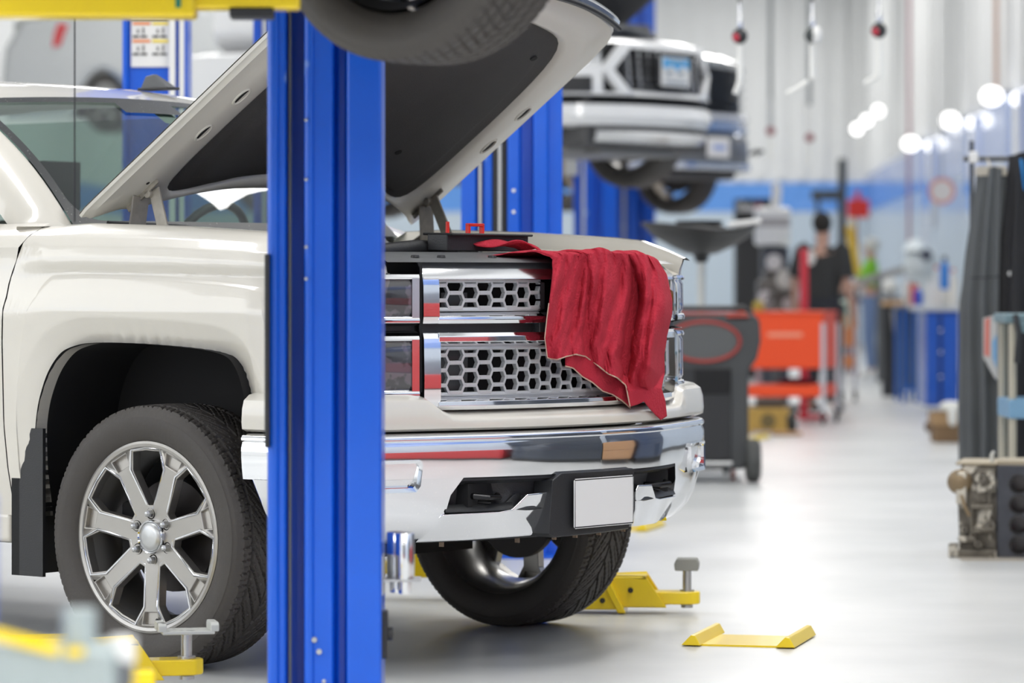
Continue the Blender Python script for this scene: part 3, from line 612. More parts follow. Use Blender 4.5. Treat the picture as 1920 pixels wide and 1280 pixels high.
# ---------------- bumper
bsec_up = [(-.05, .738), (-.004, .738), (.008, .734), (.014, .726), (.014, .718), (.008, .713), (.009, .708), (.014, .695), (.014, .67), (.011, .635), (.006, .602)]
bsec_lo = [(.006, .602), (-.004, .55), (-.014, .50), (-.030, .455), (-.055, .42), (-.075, .405), (-.12, .405)]
bump = P('front_bumper', sweep(full(UP), bsec_up), CHROME, smooth=40)
def lowoff(H): return lerp([(h, o) for o, h in reversed(bsec_lo)], H)
def edgeL(H): return lerp([(.40, .66), (.455, .615), (.49, .595), (.55, .585), (.585, .57), (.602, .55)], H)
for sg in (-1, 1):
    rows = []
    for o, h in bsec_lo:
        e = edgeL(h); row = []
        pts = [(f, l) for l, f in UP if l >= e]; pts = [(gU(e), e)] + pts; n = 40
        cum = [0]
        for a, b in zip(pts, pts[1:]): cum.append(cum[-1] + math.hypot(a[0] - b[0], a[1] - b[1]))
        endF = lerp([(.40, .56), (.457, .501), (.602, .46), (.735, .437)], h)
        for k in range(n + 1):
            t = cum[-1] * k / n; F = lerp(list(zip(cum, [p[0] for p in pts])), t); L = lerp(list(zip(cum, [p[1] for p in pts])), t)
            F = max(F, endF)
            row.append((F + o * lerp([(.85, 1), (1.0, .3)], L), sg * (L + o * lerp([(.6, .1), (.8, .5), (.95, 1.7)], L)), h))
        row.insert(0, (gU(e) - .06, sg * (e - .004), h)); rows.append(row)
    obj('bumper_wing', MB().grid(rows), CHROME, bump, smooth=40)
    # step pad indent near the wing
    fg = obj('fog_light_bezel', MB().grid([[(gU(L) + o_, sg * L, z) for L, z in lp] for o_, lp in ((.004, [(.70 - .0, .662), (.89, .662), (.90, .65), (.90, .575), (.89, .56), (.715, .56), (.70, .58), (.692, .65), (.70, .662)]), (.024, [(.703, .659), (.887, .659), (.896, .648), (.896, .577), (.887, .564), (.718, .564), (.704, .582), (.696, .648), (.703, .659)]), (.020, [(.712, .650), (.878, .650), (.884, .64), (.884, .586), (.878, .576), (.726, .576), (.714, .59), (.706, .64), (.712, .650)]), (-.03, [(.715, .647), (.875, .647), (.88, .64), (.88, .59), (.875, .58), (.73, .58), (.718, .592), (.71, .64), (.715, .647)]))]), CHROME, bump, smooth=40)
    obj('fog_light', MB().lathe([(.001, -.03), (.035, -.03), (.036, -.005), (.02, .004), (.001, .006)], 20, 'x', (gU(.80) - .005, sg * .80, .613)).lathe([(.036, -.005), (.045, .006), (.05, -.03)], 20, 'x', (gU(.80) - .005, sg * .80, .613)), CHROMEB, bump)
P('bumper_recess', sweep(span(gU, -.62, .62, 24), [(-.01, .602), (-.05, .58), (-.06, .50), (-.07, .41), (-.12, .40)]), BLACK)
P('bumper_frame', sweep(span(gU, -.575, .575, 24), [(-.01, .603), (.001, .600), (.002, .592), (-.03, .580)]), BLACK)
P('bumper_frame', sweep(span(gU, -.60, .60, 24), [(-.03, .520), (-.012, .508), (-.008, .498), (-.02, .492)]), BLACK)
U_ = lambda L, d, H: (gU(L) + d, L, H)
for sg in (-1, 1):
    # chrome lower lip with its raised step towards the plate
    step = [(.605, .492), (.42, .494), (.375, .500), (.325, .545), (.225, .549), (.215, .53), (.235, .47), (.262, .412), (.64, .404)]
    m = prism([(sg * a, b) for a, b in step], -.05, .006, 'xz', cuts=[sg * q for q in (.3, .4, .5)]).map(lambda L, d, H: (gU(L) + d + lowoff(H) * .8, L, H))
    obj('chrome_lip', m, CHROME, bump, smooth=20, bevel=.005)
    hb = P('tow_hook_pocket', MB().box(gU(.46) - .09, gU(.46) - .035, min(sg * .38, sg * .52), max(sg * .38, sg * .52), .512, .582), DARK)
    hk = MB(); c_ = gU(.45) - .01
    hk.tube([(c_ - .10, sg * .50, .545), (c_ - .02, sg * .50, .543), (c_ + .012, sg * .47, .540), (c_ + .012, sg * .42, .538), (c_ - .02, sg * .385, .540), (c_ - .10, sg * .385, .542)], .0095, 10)
    hk.tube([(c_ - .06, sg * .50, .528), (c_ - .01, sg * .44, .524), (c_ - .06, sg * .39, .528)], .008, 8)
    obj('tow_hook', hk, mat('black_steel', (.03, .03, .032), .25, .8), hb)
br = P('plate_bracket', prism([(-.245, .585), (-.205, .606), (.155, .606), (.170, .60), (.135, .415), (-.235, .408), (-.262, .418)], -.05, .022, 'xz', cuts=[-.1, 0, .1]).map(U_), BLACK, smooth=20, bevel=.006)
pp = prism([(-.172, .580), (-.165, .586), (.132, .586), (.138, .580), (.138, .438), (.132, .432), (-.165, .432), (-.172, .438)], 0, .004, 'xz', cuts=[-.1, 0, .1]).map(lambda L, d, H: (1.0 + .024 + d - .0 - .05 * 0, L - .0, H))
lp_ = obj('license_plate', pp, WHITEB, br, bevel=.0015); lp_['label'] = 'blank white license plate'
obj('plate_rim', MB().tube([(1.026, L, H) for L, H in ((-.168, .436), (.134, .436), (.134, .582), (-.168, .582), (-.168, .436))], .003, 6), BLACK, br)
tm = mat('yellow_marker', (.85, .50, .02), .5)
P('underbody', MB().box(-4.3, .70, -.60, .60, .42, .95), DARK)
P('skid_panel', MB().box(.45, .74, -.50, .50, .42, .47), BLACK, bevel=.01)
P('front_axle', MB().tube([(0, -.78, .42), (0, -.3, .42), (0, .3, .42), (0, .78, .42)], .05, 12).bar((.05, -.5, .34), (.05, .5, .34), .08, .1), DARK)
for L_ in (-.62, -.50, -.22, -.05, .06, .2, .38): cl = MB().bar((gU(L_) - .14, L_, .42), (gU(L_) - .14, L_, .385), .015, .006); P('valance_clip', cl, mat('rusty_clip', (.30, .22, .16), .7))
# ---------------- wheels (axis along -y, outward face towards -y)
TR, RR = .408, .293                              # tyre and rim radius
def tyre_mesh(width=.285, pattern='v', nt=540):
    prof = []                                    # (r, y) from outer bead to inner bead; y negative = outward
    hw = width / 2
    side = [(RR - .004, -hw + .030), (RR + .004, -hw + .022), (RR + .012, -hw + .014), (RR + .030, -hw + .006), (RR + .050, -hw + .001), (RR + .066, -hw), (RR + .078, -hw + .002), (RR + .080, -hw + .004), (RR + .088, -hw + .006), (RR + .096, -hw + .010), (RR + .103, -hw + .017)]
    nth = 58; tread = []
    for k in range(nth + 1):
        y = -hw + .022 + (width - .044) * k / nth; e = abs(y) / hw
        tread.append((TR - .004 * e * e - .010 * max(0, (e - .72) / .28) ** 2, y))
    inner = [(r, -y) for r, y in reversed(side)]
    pr = side + tread + inner; rows = []
    ns = len(side)
    for i in range(nt):
        th = 2 * math.pi * i / nt; row = []
        for j, (r, y) in enumerate(pr):
            g = 0
            if ns <= j < ns + len(tread):
                e = abs(y) / hw; s_ = th * TR
                if pattern == 'v':
                    if abs(e - .60) < .026 or e < .022: g = .010
                    elif e > .62:
                        ph = (s_ + abs(y) * .25 * (1 if y < 0 else -1)) % .0402
                        if ph < .0055: g = .0055
                        elif abs(ph - .022) < .0016 and e < .85: g = .004
                    else:
                        ph = (s_ - abs(y) * 1.5 + (.02 if y > 0 else 0)) % .0605
                        if ph < .0085: g = .010
                        elif abs(ph - .030) < .0030 and e > .2: g = .0045
                else:
                    if min(abs(e - q) for q in (.12, .42, .70)) < .025: g = .008
                    elif (s_ + abs(y) * .5) % .034 < .005: g = .006
            elif j in (ns - 1, ns - 2) or j >= ns + len(tread) and j <= ns + len(tread) + 1:
                if (th * TR - .25 * hw + .02) % .0402 < .004: g = .0012
            row.append(((r - g) * math.cos(th), y, (r - g) * math.sin(th)))
        rows.append(row)
    return MB().grid([*rows, rows[0]])
def wheel_rim(root, dark=False, n7=7):
    am = ALLOY if not dark else CHROMEB
    yb = -.118                                   # plane of the rim lip
    def dish(r): return lerp([(0, .022), (.085, .022), (.105, .012), (.24, .004), (.27, .0), (.3, 0)], r)
    hole = [(.098, -.010), (.098, .010), (.205, .062), (.262, .055), (.266, .0), (.262, -.055), (.205, -.062)]
    def hol(k, sc=0.):
        a = R(92) + 2 * math.pi * k / n7; c_ = (.19, 0)
        pts = []
        for x, y in hole:
            d = math.hypot(x - c_[0], y); x2 = x + (x - c_[0]) / d * sc; y2 = y + y / d * sc
            pts.append((x2 * math.cos(a) - y2 * math.sin(a), x2 * math.sin(a) + y2 * math.cos(a)))
        return pts
    def pock(k, sc=0.):
        a = R(92) + 2 * math.pi * (k + .5) / n7
        return [(x * math.cos(a) - y * math.sin(a), x * math.sin(a) + y * math.cos(a)) for x, y in ((.232, -.026), (.232, .026), (.268, .036 - .004), (.268, -.032))]
    oc = [(.277 * math.cos(t * math.pi / 42), .277 * math.sin(t * math.pi / 42)) for t in range(84)]
    hubc = [(.040 * math.cos(t * math.pi / 10), .040 * math.sin(t * math.pi / 10)) for t in range(20)]
    f = prism(oc, 0, .035, 'xz', holes=[hol(k) for k in range(n7)] + [pock(k) for k in range(n7)] + [hubc])
    f.map(lambda x, y, z: (x, yb + y + dish(math.hypot(x, z)), z))
    obj('spoke_face', f, am, root, smooth=30, bevel=.0035, seg=3)
    for k in range(n7):                          # sunk spoke channel and pocket floors
        a = R(92) + 2 * math.pi * (k + .5) / n7
        q = MB().box(.228, .272, yb + .016, yb + .03, -.036, .036)
        obj('pocket_floor', MB().add([(x * math.cos(a) - z * math.sin(a), y, x * math.sin(a) + z * math.cos(a)) for x, y, z in q.v], q.f), mat('alloy_pocket', (.50, .48, .45), .35, .9) if not dark else CHROME, root, smooth=0)  # pocket floors a little lighter than the spoke alloy
    for k in range(n7):                          # raised polished border round every window
        for sc, rr, y0 in ((.009, .0045, .0005),):
            pts = hol(k, sc); pts = pts + pts[:2]
            bd = MB().tube([(x, yb + dish(math.hypot(x, z)) + y0, z) for x, z in pts], rr, 6, False); obj('window_border', bd, CHROMEB, root, smooth=60)
    for k in range(n7):                          # the two rivets beside every window, on the barrel
        for s_ in (-1, 1):
            a = R(92) + 2 * math.pi * k / n7 + s_ * .075
            rv = MB().tube([(.275 * math.cos(a), yb + .022, .275 * math.sin(a)), (.266 * math.cos(a), yb + .022, .266 * math.sin(a))], .0055, 8); obj('rivet', rv, BLACK, root)
    obj('rim_lip', MB().lathe([(.270, .040), (.2745, .004), (.279, -.004), (.288, -.007), (.2955, -.004), (.298, .004), (.292, .018)], 96, 'y', (0, yb, 0)), am, root, smooth=40)
    obj('rim_barrel', MB().lathe([(.274, .0), (.268, .03), (.256, .06), (.246, .11), (.262, .19), (.280, .225), (.294, .235), (.298, .225), (.284, .20), (.266, .10), (.274, .03)], 72, 'y', (0, yb, 0)), mat('alloy_barrel', (.50, .49, .47), .3, .9), root)
    obj('hub_recess', MB().lathe([(.041, .004), (.041, .02), (.092, .022)], 40, 'y', (0, yb + .01, 0)).lathe([(.001, .018), (.05, .018)], 24, 'y', (0, yb + .01, 0)), am, root)
    obj('hub_cap', MB().lathe([(.0005, -.012), (.026, -.010), (.042, -.006), (.046, .0), (.047, .014)], 36, 'y', (0, yb + .012, 0)), STEEL, root, smooth=60)
    obj('cap_ring', MB().lathe([(.046, -.004), (.050, -.008), (.053, -.004), (.053, .012)], 36, 'y', (0, yb + .014, 0)), CHROME, root, smooth=60)
    for k in range(6):
        a = R(90 + 60 * k + 4); c_ = (.072 * math.cos(a), yb + .018, .072 * math.sin(a))
        obj('lug_nut', MB().lathe([(.0005, -.024), (.006, -.022), (.0105, -.016), (.012, -.004), (.0125, .004)], 6, 'y', c_), STEEL, root, smooth=25)
        obj('lug_seat', MB().lathe([(.0125, .006), (.0165, -.002), (.018, .0), (.018, .008)], 16, 'y', c_), DARK, root)
    obj('brake_disc', MB().lathe([(.001, .11), (.175, .11), (.175, .135), (.001, .135)], 40, 'y', (0, yb, 0)), mat('brake_iron', (.05, .045, .045), .5, .6), root)
    obj('brake_caliper', MB().box(-.20, -.12, yb + .085, yb + .16, -.10, .10), DARK, root, bevel=.015)
    obj('valve_stem', MB().tube([(.045, yb + .01, -.262), (.042, yb - .006, -.250)], .004, 6), BLACK, root)
def make_wheel(parent, loc, flip):
    wr_ = bpy.data.objects.new('wheel', None); C.objects.link(wr_); wr_.parent = parent; wr_.location = loc
    if flip: wr_.rotation_euler = (0, 0, math.pi)
    return wr_
w1 = make_wheel(truck, (0, -.870, TR), False)
TM = tyre_mesh()
ty = obj('tyre', TM, RUBBER, w1, smooth=32); wheel_rim(w1)
for loc, fl in (((0, .870, TR), True), ((-3.64, -.870, TR), False), ((-3.64, .870, TR), True)):
    w2 = copy_tree(w1, truck, loc); w2.rotation_euler = (0, 0, math.pi if fl else 0)
# ---------------- red cloth over the grille
def Lof(x, off=.04, D=None):                     # where a line of sight at that column meets the front of the truck
    u = (x - 960) / FP; lo, hi = -1.0, .84
    for _ in range(40):
        L = (lo + hi) / 2; F = gB(L) + off; q = TW(F, L, 0)
        if q.x - u * q.y < 0: lo = L
        else: hi = L
    return lo
def Hof(x, y, off=.04):
    L = Lof(x, off); q = TW(gB(L) + off, L, 0); return EYE - (y - HORIZ) / FP * q.y
BOT = [(1022, 668), (1030, 672), (1045, 674), (1062, 668), (1080, 664), (1098, 668), (1120, 684), (1140, 700), (1158, 708), (1174, 722), (1182, 762), (1196, 758), (1208, 752), (1222, 769), (1240, 787), (1251, 780)]
def cloth_pt(u, v):                              # u 0..1 across, v 0..1 from the support edge down
    x0 = lerp([(0, 1036), (.15, 1036), (.35, 1032), (.6, 1026), (.8, 1022), (1, 1027)], v)
    x1 = lerp([(0, 1236), (.08, 1250), (.25, 1260), (.33, 1260), (.45, 1252), (.6, 1245), (.72, 1246), (.82, 1240), (.90, 1247), (1, 1250)], v)
    x = x0 + (x1 - x0) * u
    xb = 1027 + (1251 - 1027) * u
    yt = lerp([(0, 486), (.1, 478), (.5, 474), (.85, 478), (1, 492)], u); yb_ = lerp(BOT, xb)
    y = yt + (yb_ - yt) * v
    am = min(1, v * 3 + .12)
    d = .030 + .020 * am * math.sin(u * 17 + 1.2 * math.sin(v * 3 + u * 4)) + .012 * am * math.sin(u * 41 + v * 3.1)
    d += .045 * am * math.exp(-((u - .80 - .03 * math.sin(3 * v)) / .09) ** 2) - .045 * am * math.exp(-((u - .71 + .03 * v) / .025) ** 2) - .018 * am * math.exp(-((u - .30 - .05 * v) / .02) ** 2)
    d += .030 * am * math.exp(-((u - .93 + .1 * v) / .05) ** 2)
    d = d + (.035 - d) * max(0, min(1, (v - .72) / .2)) * max(0, min(1, (u - .66) / .1))
    d += .006 * noise.noise(Vector((u * 24, v * 5 + u * 8, 1))) + .0035 * noise.noise(Vector((u * 70, v * 9, 4))) + .003 * math.sin(u * 75 + v * 12 + 3 * math.sin(v * 7))
    d = max(d, .006 if v > .12 else .012)
    for _ in range(2):
        L = Lof(x, d); q = TW(gB(L) + d, L, 0); z = EYE - (y - HORIZ) / FP * q.y
        d = max(d, (gU(L) - gB(L) + .026) * max(0, min(1, (.90 - z) / .05)))
    return q.x, q.y, z
NU, NV = 120, 90
rows = []
for j in range(-14, NV + 1):
    row = []
    for i in range(NU + 1):
        u = i / NU
        if j >= 0: row.append(cloth_pt(u, j / NV))
        else:                                    # the part lying on the radiator support, wandering back and to the left
            s_ = -j / 14; a = Vector(cloth_pt(u, 0)); back = .05 + .17 * s_ + .02 * math.sin(u * 9)
            q = a + Vector((-math.cos(TA) * back * s_, -math.sin(TA) * back * s_, 0))
            q += Vector((-math.sin(TA) * -1, -math.cos(TA), 0)) * (.10 * s_ * (1 - u))
            q.z = max(1.266, a.z - .02 * s_) + .018 * math.sin(s_ * math.pi) + .008 * noise.noise(Vector((u * 12, s_ * 4, 0))) + .008 * math.sin(u * 17) * (1 - s_)
            row.append(tuple(q))
    rows.append(row)
cl_o = thing('shop_cloth', 'red shop cloth draped over the chrome grille of the cream pickup', 'cloth', (0, 0, 0))
obj('fabric', MB().grid(rows), RED, cl_o, smooth=80, solid=.003)
hem = [Vector(rows[-1][i]) + Vector((0, -.002, 0)) for i in range(0, int(NU * .70))]
obj('hem_stitching', MB().tube(hem, .0022, 6), THREAD, cl_o)
lh = [Vector(rows[j][0]) + Vector((-.001, -.002, 0)) for j in range(14 + 40, 14 + NV + 1, 2)]
obj('hem_stitching', MB().tube(lh, .0018, 6), THREAD, cl_o)
# lower layer showing under the hem
r2 = []
for i in range(41):
    u = i / 40; x = 1060 + (1182 - 1060) * u
    y1 = lerp([(1060, 686), (1075, 690), (1092, 706), (1110, 716), (1130, 733), (1150, 740), (1168, 752), (1182, 765)], x); y0 = lerp([(1060, 676), (1098, 664), (1140, 696), (1182, 720)], x) - 10
    row = []
    for k in range(9):
        t = k / 8; d = .012 + .008 * math.sin(u * 14 + t); L = Lof(x, d); q = TW(gB(L) + d, L, 0); row.append((q.x, q.y, EYE - (y0 + (y1 - y0) * t - HORIZ) / FP * q.y))
    r2.append(row)
obj('lower_fold', MB().grid(r2), RED, cl_o, smooth=80, solid=.003)
obj('hem_stitching', MB().tube([Vector(r[-1]) + Vector((0, -.002, 0)) for r in r2], .0022, 6), THREAD, cl_o)
# twisted corner lying towards the black tray
tw = []
for k in range(20):
    t = k / 19; a = TW(.70 + .10 * t, -.26 + .17 * t, 1.30 - .01 * t + .02 * math.sin(t * 3)); wd = .012 + .035 * t
    tw.append([tuple(a + Vector((math.cos(TA) * o, math.sin(TA) * o, .010 * math.cos(o * 90 + t * 5)))) for o in (-wd, -wd / 2, 0, wd / 2, wd)])
obj('twisted_corner', MB().grid(tw), RED, cl_o, smooth=80, solid=.004)
# ================================================================== lift columns
CABLE = mat('steel_cable', (.22, .23, .22), .6, .3, bump=.6, bscale=400)
def column(name, label, org, rz, strips, top, scale=1., group='blue two-post lift columns'):
    """strips: (x0, x1, setback) in metres from the left edge; the folded sheet column is one bent section"""
    t = thing(name, label, 'vehicle lift', org, rz, group)
    W_ = strips[-1][1]; poly = []
    for x0, x1, y in strips: poly += [(x0, y), (x1, y)]
    poly += [(W_, .26), (0, .26)]
    q = [poly[0]]
    for p in poly[1:]:
        if abs(p[0] - q[-1][0]) > 1e-4 or abs(p[1] - q[-1][1]) > 1e-4: q.append(p)
    obj('column', prism(q, 0, top, 'xy'), BLUE, t, smooth=30, bevel=.009, seg=3)
    obj('base_plate', MB().box(-.08, W_ + .08, -.10, .36, 0, .012), BLUE, t, bevel=.003)
    return t
st = [(0, .046, .03), (.046, .094, .17), (.094, .166, .018), (.170, .198, .085), (.200, .288, 0)]
p0 = at(501, 0, 9.0)
L1 = column('lift_column', 'tall blue lift column in the foreground, nearest to the camera', (p0.x, 9.0, 0), 0, st, 3.9)
obj('lift_cable', MB().tube([(.054, .055, .02), (.054, .055, 3.8)], .0042, 8), CABLE, L1)
obj('edge_flange', MB().tube([(.014, .036, .0), (.014, .036, 3.8)], .016, 28), BLUE, L1, smooth=60)
obj('edge_flange', MB().tube([(.105, .022, .0), (.105, .022, 3.8)], .013, 28), BLUE, L1, smooth=60)
for z in (.29, .26): obj('bolt', MB().lathe([(.001, -.008), (.007, -.007), (.008, .004)], 8, 'y', (.118 if z > .27 else .130, .016, z)), STEEL, L1)
obj('bolt', MB().lathe([(.001, -.006), (.005, -.005), (.006, .004)], 8, 'y', (.142, .016, .185)), STEEL, L1)
for z in (1.60, 1.28, 1.20, 1.45): obj('bolt', MB().lathe([(.001, -.005), (.004, -.004), (.005, .004)], 8, 'y', (.098, -.0, z)), STEEL, L1)
obj('rubber_guard', MB().box(-.006, .006, -.012, .03, .775, 1.262), BLACK, L1, bevel=.003)
obj('release_knob', MB().lathe([(.001, -.02), (.016, -.02), (.018, .02), (.001, .02)], 16, 'x', (.296, .06, .30)).box(.284, .302, .03, .09, .24, .36), BLACK, L1, bevel=.004)
hb = obj('adapter_holder', MB().box(.288, .385, .03, .13, .434, .440).box(.286, .292, .03, .13, .40, .50), STEEL, L1, bevel=.001)
for k, (x, y, lb) in enumerate(((.322, .10, 'chrome height adapter in the holder, closer to the blue column'), (.345, .06, 'chrome height adapter in the holder on the right of the blue column'))):
    a = thing('height_adapter', lb, 'lift adapter', (p0.x + x, 9.0 + y, .4405), 0, 'chrome lift height adapters')
    obj('sleeve', MB().lathe([(.001, 0), (.024, 0), (.024, .018), (.0245, .02), (.0245, .112), (.022, .116), (.017, .116), (.017, .09), (.001, .09)], 28), mat('polished_steel', (.80, .81, .82), .16, 1.), a, smooth=40)
    obj('spigot', MB().lathe([(.001, -.038), (.0155, -.038), (.017, -.034), (.017, 0)], 24), mat('polished_steel', (0, 0, 0)), a, smooth=40)
# second column behind the truck
def pxcol(D, xs, x0): return [((a - x0) * D / FP, (b - x0) * D / FP, y) for a, b, y in xs]
D2 = 15.5; q = at(864, 0, D2)
s2 = pxcol(D2, [(864, 893, .05), (893, 906, .14), (906, 923, .05), (923, 951, .16), (951, 975, .02), (975, 1000, .10), (1000, 1027, 0), (1027, 1055, .03)], 864)
L2 = column('lift_column', 'blue lift column behind the raised hood, with pale and black strips on its left', (q.x, D2, 0), 0, s2, 4.2)
for x_, r_ in ((900, .0065), (937, .008)):
    obj('guide_rod', MB().tube([((x_ - 864) * D2 / FP, .04, .1), ((x_ - 864) * D2 / FP, .04, 4.1)], r_, 8), mat('pale_rod', (.55, .56, .55), .4), L2)
obj('rubber_guard', MB().box((924 - 864) * D2 / FP, (950 - 864) * D2 / FP, .06, .12, .1, 4.1), BLACK, L2)
for y_ in (357, 397): obj('bolt', MB().lathe([(.001, -.006), (.008, -.005), (.009, .004)], 10, 'y', ((963 - 864) * D2 / FP, .02, EYE - (y_ - HORIZ) / FP * D2)), WHITE, L2)
for D_, x_, xs, lb, top in ((28.0, 1076, [(1076, 1090, .1), (1090, 1106, .0), (1106, 1128, .08), (1128, 1156, .01)], 'blue lift column just right of the first one behind the hood, under the white car', 3.9),
                       (34.0, 1152, [(1152, 1166, .1), (1166, 1178, .03), (1178, 1196, 0), (1196, 1206, .1), (1206, 1229, .02)], 'farthest blue lift column, beside the oil drain pan', 4.5),
                       (16.5, 474, [(474, 492, .02), (492, 520, .12), (520, 570, 0)], 'blue lift column mostly hidden behind the raised hood and the foreground column', 4.0)):
    q = at(x_, 0, D_); Lc = column('lift_column', lb, (q.x, D_, 0), 0, pxcol(D_, xs, x_), top)
    w_ = (xs[1][0] + 4 - x_) * D_ / FP
    obj('guide_rod', MB().tube([(w_, -.01, .1), (w_, -.01, top - .1)], .012, 8), mat('pale_rod', (0, 0, 0)), Lc)
    if D_ == 28.0:
        gb = MB().box(-.075, .03, -.08, 0, EYE + (530 - 330) / FP * D_, EYE + (530 - 205) / FP * D_)
        obj('limit_switch_box', gb, mat('light_grey_box', (.45, .46, .46), .5), Lc, bevel=.01)
# ---------------- yellow swing arms
def arm(name, label, base, rz, length, pad='flat', H=.135, hide_outer=False):
    t = thing(name, label, 'lift arm', base, rz, 'yellow swing arms of the floor lifts')   # local +x points to the pad; origin under the pad screw
    z0 = .050
    sl = .07
    o1 = prism([(-length, z0 - .0), (-.22, z0 - .0), (-.30, z0 + H), (-length, z0 + H)], -.075, .075, 'xz'); obj('outer_tube', o1, YELLOW, t, bevel=.007)
    obj('tube_collar', prism([(-.245, z0 - .012), (-.215, z0 - .012), (-.295, z0 + H + .012), (-.325, z0 + H + .012)], -.085, .085, 'xz'), YELLOW, t, bevel=.006)
    i1 = MB(); zi0, zi1 = z0 + .008, z0 + H - .016
    for y0, y1, z_0, z_1 in ((-.062, -.054, zi0, zi1), (.054, .062, zi0, zi1)):
        i1.add(*(lambda m: (m.v, m.f))(prism([(-.40, z_0), (-.070, z_0), (-.145, z_1), (-.40, z_1)], y0, y1, 'xz')))
    i1.add(*(lambda m: (m.v, m.f))(prism([(-.40, -.062), (-.145, -.062), (-.145, .062), (-.40, .062)], zi1 - .008, zi1, 'xy')))
    i1.add(*(lambda m: (m.v, m.f))(prism([(-.40, -.062), (-.075, -.062), (-.075, .062), (-.40, .062)], zi0, zi0 + .008, 'xy')))
    obj('inner_tube', i1, YELLOW, t, bevel=.003)
    blk = [(-.16, -.048), (-.02, -.048), (.022, -.040), (.045, -.018), (.048, .0), (.045, .018), (.022, .040), (-.02, .048), (-.16, .048)]
    obj('pad_block', prism(blk, zi0 + .010, zi0 + .056, 'xy'), YELLOW, t, bevel=.006)
    obj('bolt', MB().lathe([(.001, -.012), (.009, -.011), (.010, .002)], 10, 'y', (-.20, -.063, z0 + H * .52)), BLACK, t)
    obj('bolt', MB().lathe([(.001, -.012), (.009, -.011), (.010, .002)], 10, 'y', (-.30, -.077, z0 + H * .25)), BLACK, t)
    top = zi0 + .056
    obj('pad_screw', MB().lathe([(.0, -.012), (.016, -.012), (.016, .0), (.026, .0), (.026, .006), (.016, .006), (.016, .075), (.012, .078)], 20, 'z', (0, 0, top - .0)).lathe([(.001, -.060), (.022, -.060), (.022, -.050), (.001, -.050)], 20, 'z', (0, 0, top)), STEEL, t, smooth=40)
    if pad == 'flat':
        p = MB().box(-.075, .075, -.055, .055, top + .072, top + .082)
        for s_ in (-1, 1):
            p.add(*(lambda m: (m.v, m.f))(prism([(-.055, top + .080), (.055, top + .080), (.055, top + .098), (.045, top + .106), (-.045, top + .106), (-.055, top + .098)], s_ * .075 - .012, s_ * .075 + .012, 'yz')))
        obj('lift_pad', p, mat('worn_white_pad', (.55, .56, .53), .5, .2, dirt=((.12, .12, .11), 25, .6)), t, bevel=.003)
    else:
        obj('lift_pad', prism([(-.042, top + .075), (.042, top + .075), (.045, top + .10), (.036, top + .118), (-.036, top + .118), (-.045, top + .10)], -.045, .045, 'xz'), mat('grey_rubber_pad', (.30, .30, .27), .8, dirt=((.12, .12, .11), 20, .58)), t, bevel=.004)
    return t
a = at(350, 0, 10.25); arm('lift_arm', 'yellow swing arm with flat pale pad, lying in front of the near wheel', (a.x, 10.25, 0), R(12), 1.1, 'flat')
a = at(1288, 0, 12.88); arm('lift_arm', 'yellow swing arm with grey block pad, reaching out from behind the far front wheel', (a.x, 12.88, -.034), R(-5), .50, 'block')
a = at(1010, 0, 13.4); arm('lift_arm', 'yellow swing arm seen beneath the bumper left of the far wheel', (-.50, 13.45, .03), R(172), .42, 'block')
# floor plates
def floor_plate(label, D, x0, x1, sc=1.):
    a = at((x0 + x1) / 2, 0, D); t = thing('floor_plate', label, 'floor plate', (a.x, D, 0), R(-14), 'yellow folded floor plates')
    w_ = (x1 - x0) / FP * D * .42
    obj('plate', MB().box(-w_, w_, -.17, .17, .0, .006), YELLOW, t)
    for s_ in (-1, 1):
        obj('side_rail', prism([(-.035 * 1, .004), (.03, .004), (.012, .036), (-.002, .038)], -.20, .24, 'xz').map(lambda x, y, z: (x + s_ * w_, y, z)), YELLOW, t, bevel=.003)
floor_plate('yellow folded steel plate lying alone on the floor at the right of the truck', 11.85, 1300, 1510)
floor_plate('small yellow plate on the floor far behind the far front tyre', 17.3, 1120, 1228)
# ---------------- blurred things close to the camera, lower left
t = thing('lift_arm', 'blurred grey steel lift arm close to the camera at the lower left', 'lift arm', at(92, 1252, 5.0) * 1, R(0))
PALE = mat('pale_grey_steel', (.40, .46, .46), .4, .2); GDK = mat('dark_grey_steel', (.13, .14, .15), .5)
obj('outer_tube', MB().box(-.10, .10, -.05, .06, -.06, .035), PALE, t, bevel=.012)
obj('inner_tube', MB().box(.0, .115, -.04, .05, -.035, .02), GDK, t, bevel=.01)
obj('pad_sleeve', MB().lathe([(.001, 0), (.024, 0), (.024, .05), (.001, .05)], 20, 'z', (.045, -.02, .035)), PALE, t)
obj('pad_sleeve', MB().lathe([(.001, 0), (.018, 0), (.018, .036), (.001, .036)], 20, 'z', (.105, -.02, .01)), WHITE, t)
obj('yellow_stripe', MB().bar((-.10, -.052, .062), (.02, -.052, .030), .006, .016), YELLOW, t)
obj('yellow_stripe', MB().bar((.03, -.052, .028), (.055, -.052, .028), .006, .012), YELLOW, t)
obj('column_bracket', MB().box(-.125, -.085, -.06, .08, -.66, .24), BLUE, t, bevel=.006)
t['label'] = 'blurred grey lift arm on a blue bracket close to the camera at the lower left'
t = thing('lift_arm', 'blurred yellow arm end close to the camera beside the near wheel', 'lift arm', (at(230, 0, 8.2).x, 8.2, .26), R(8))
obj('outer_tube', MB().box(-.11, .075, -.04, .04, -.03, .045), YELLOW, t, bevel=.012)
obj('support_leg', MB().box(-.40, -.10, -.03, .03, -.03, .03).box(-.40, -.34, -.03, .03, -.26, .0), YELLOW, t, bevel=.01)
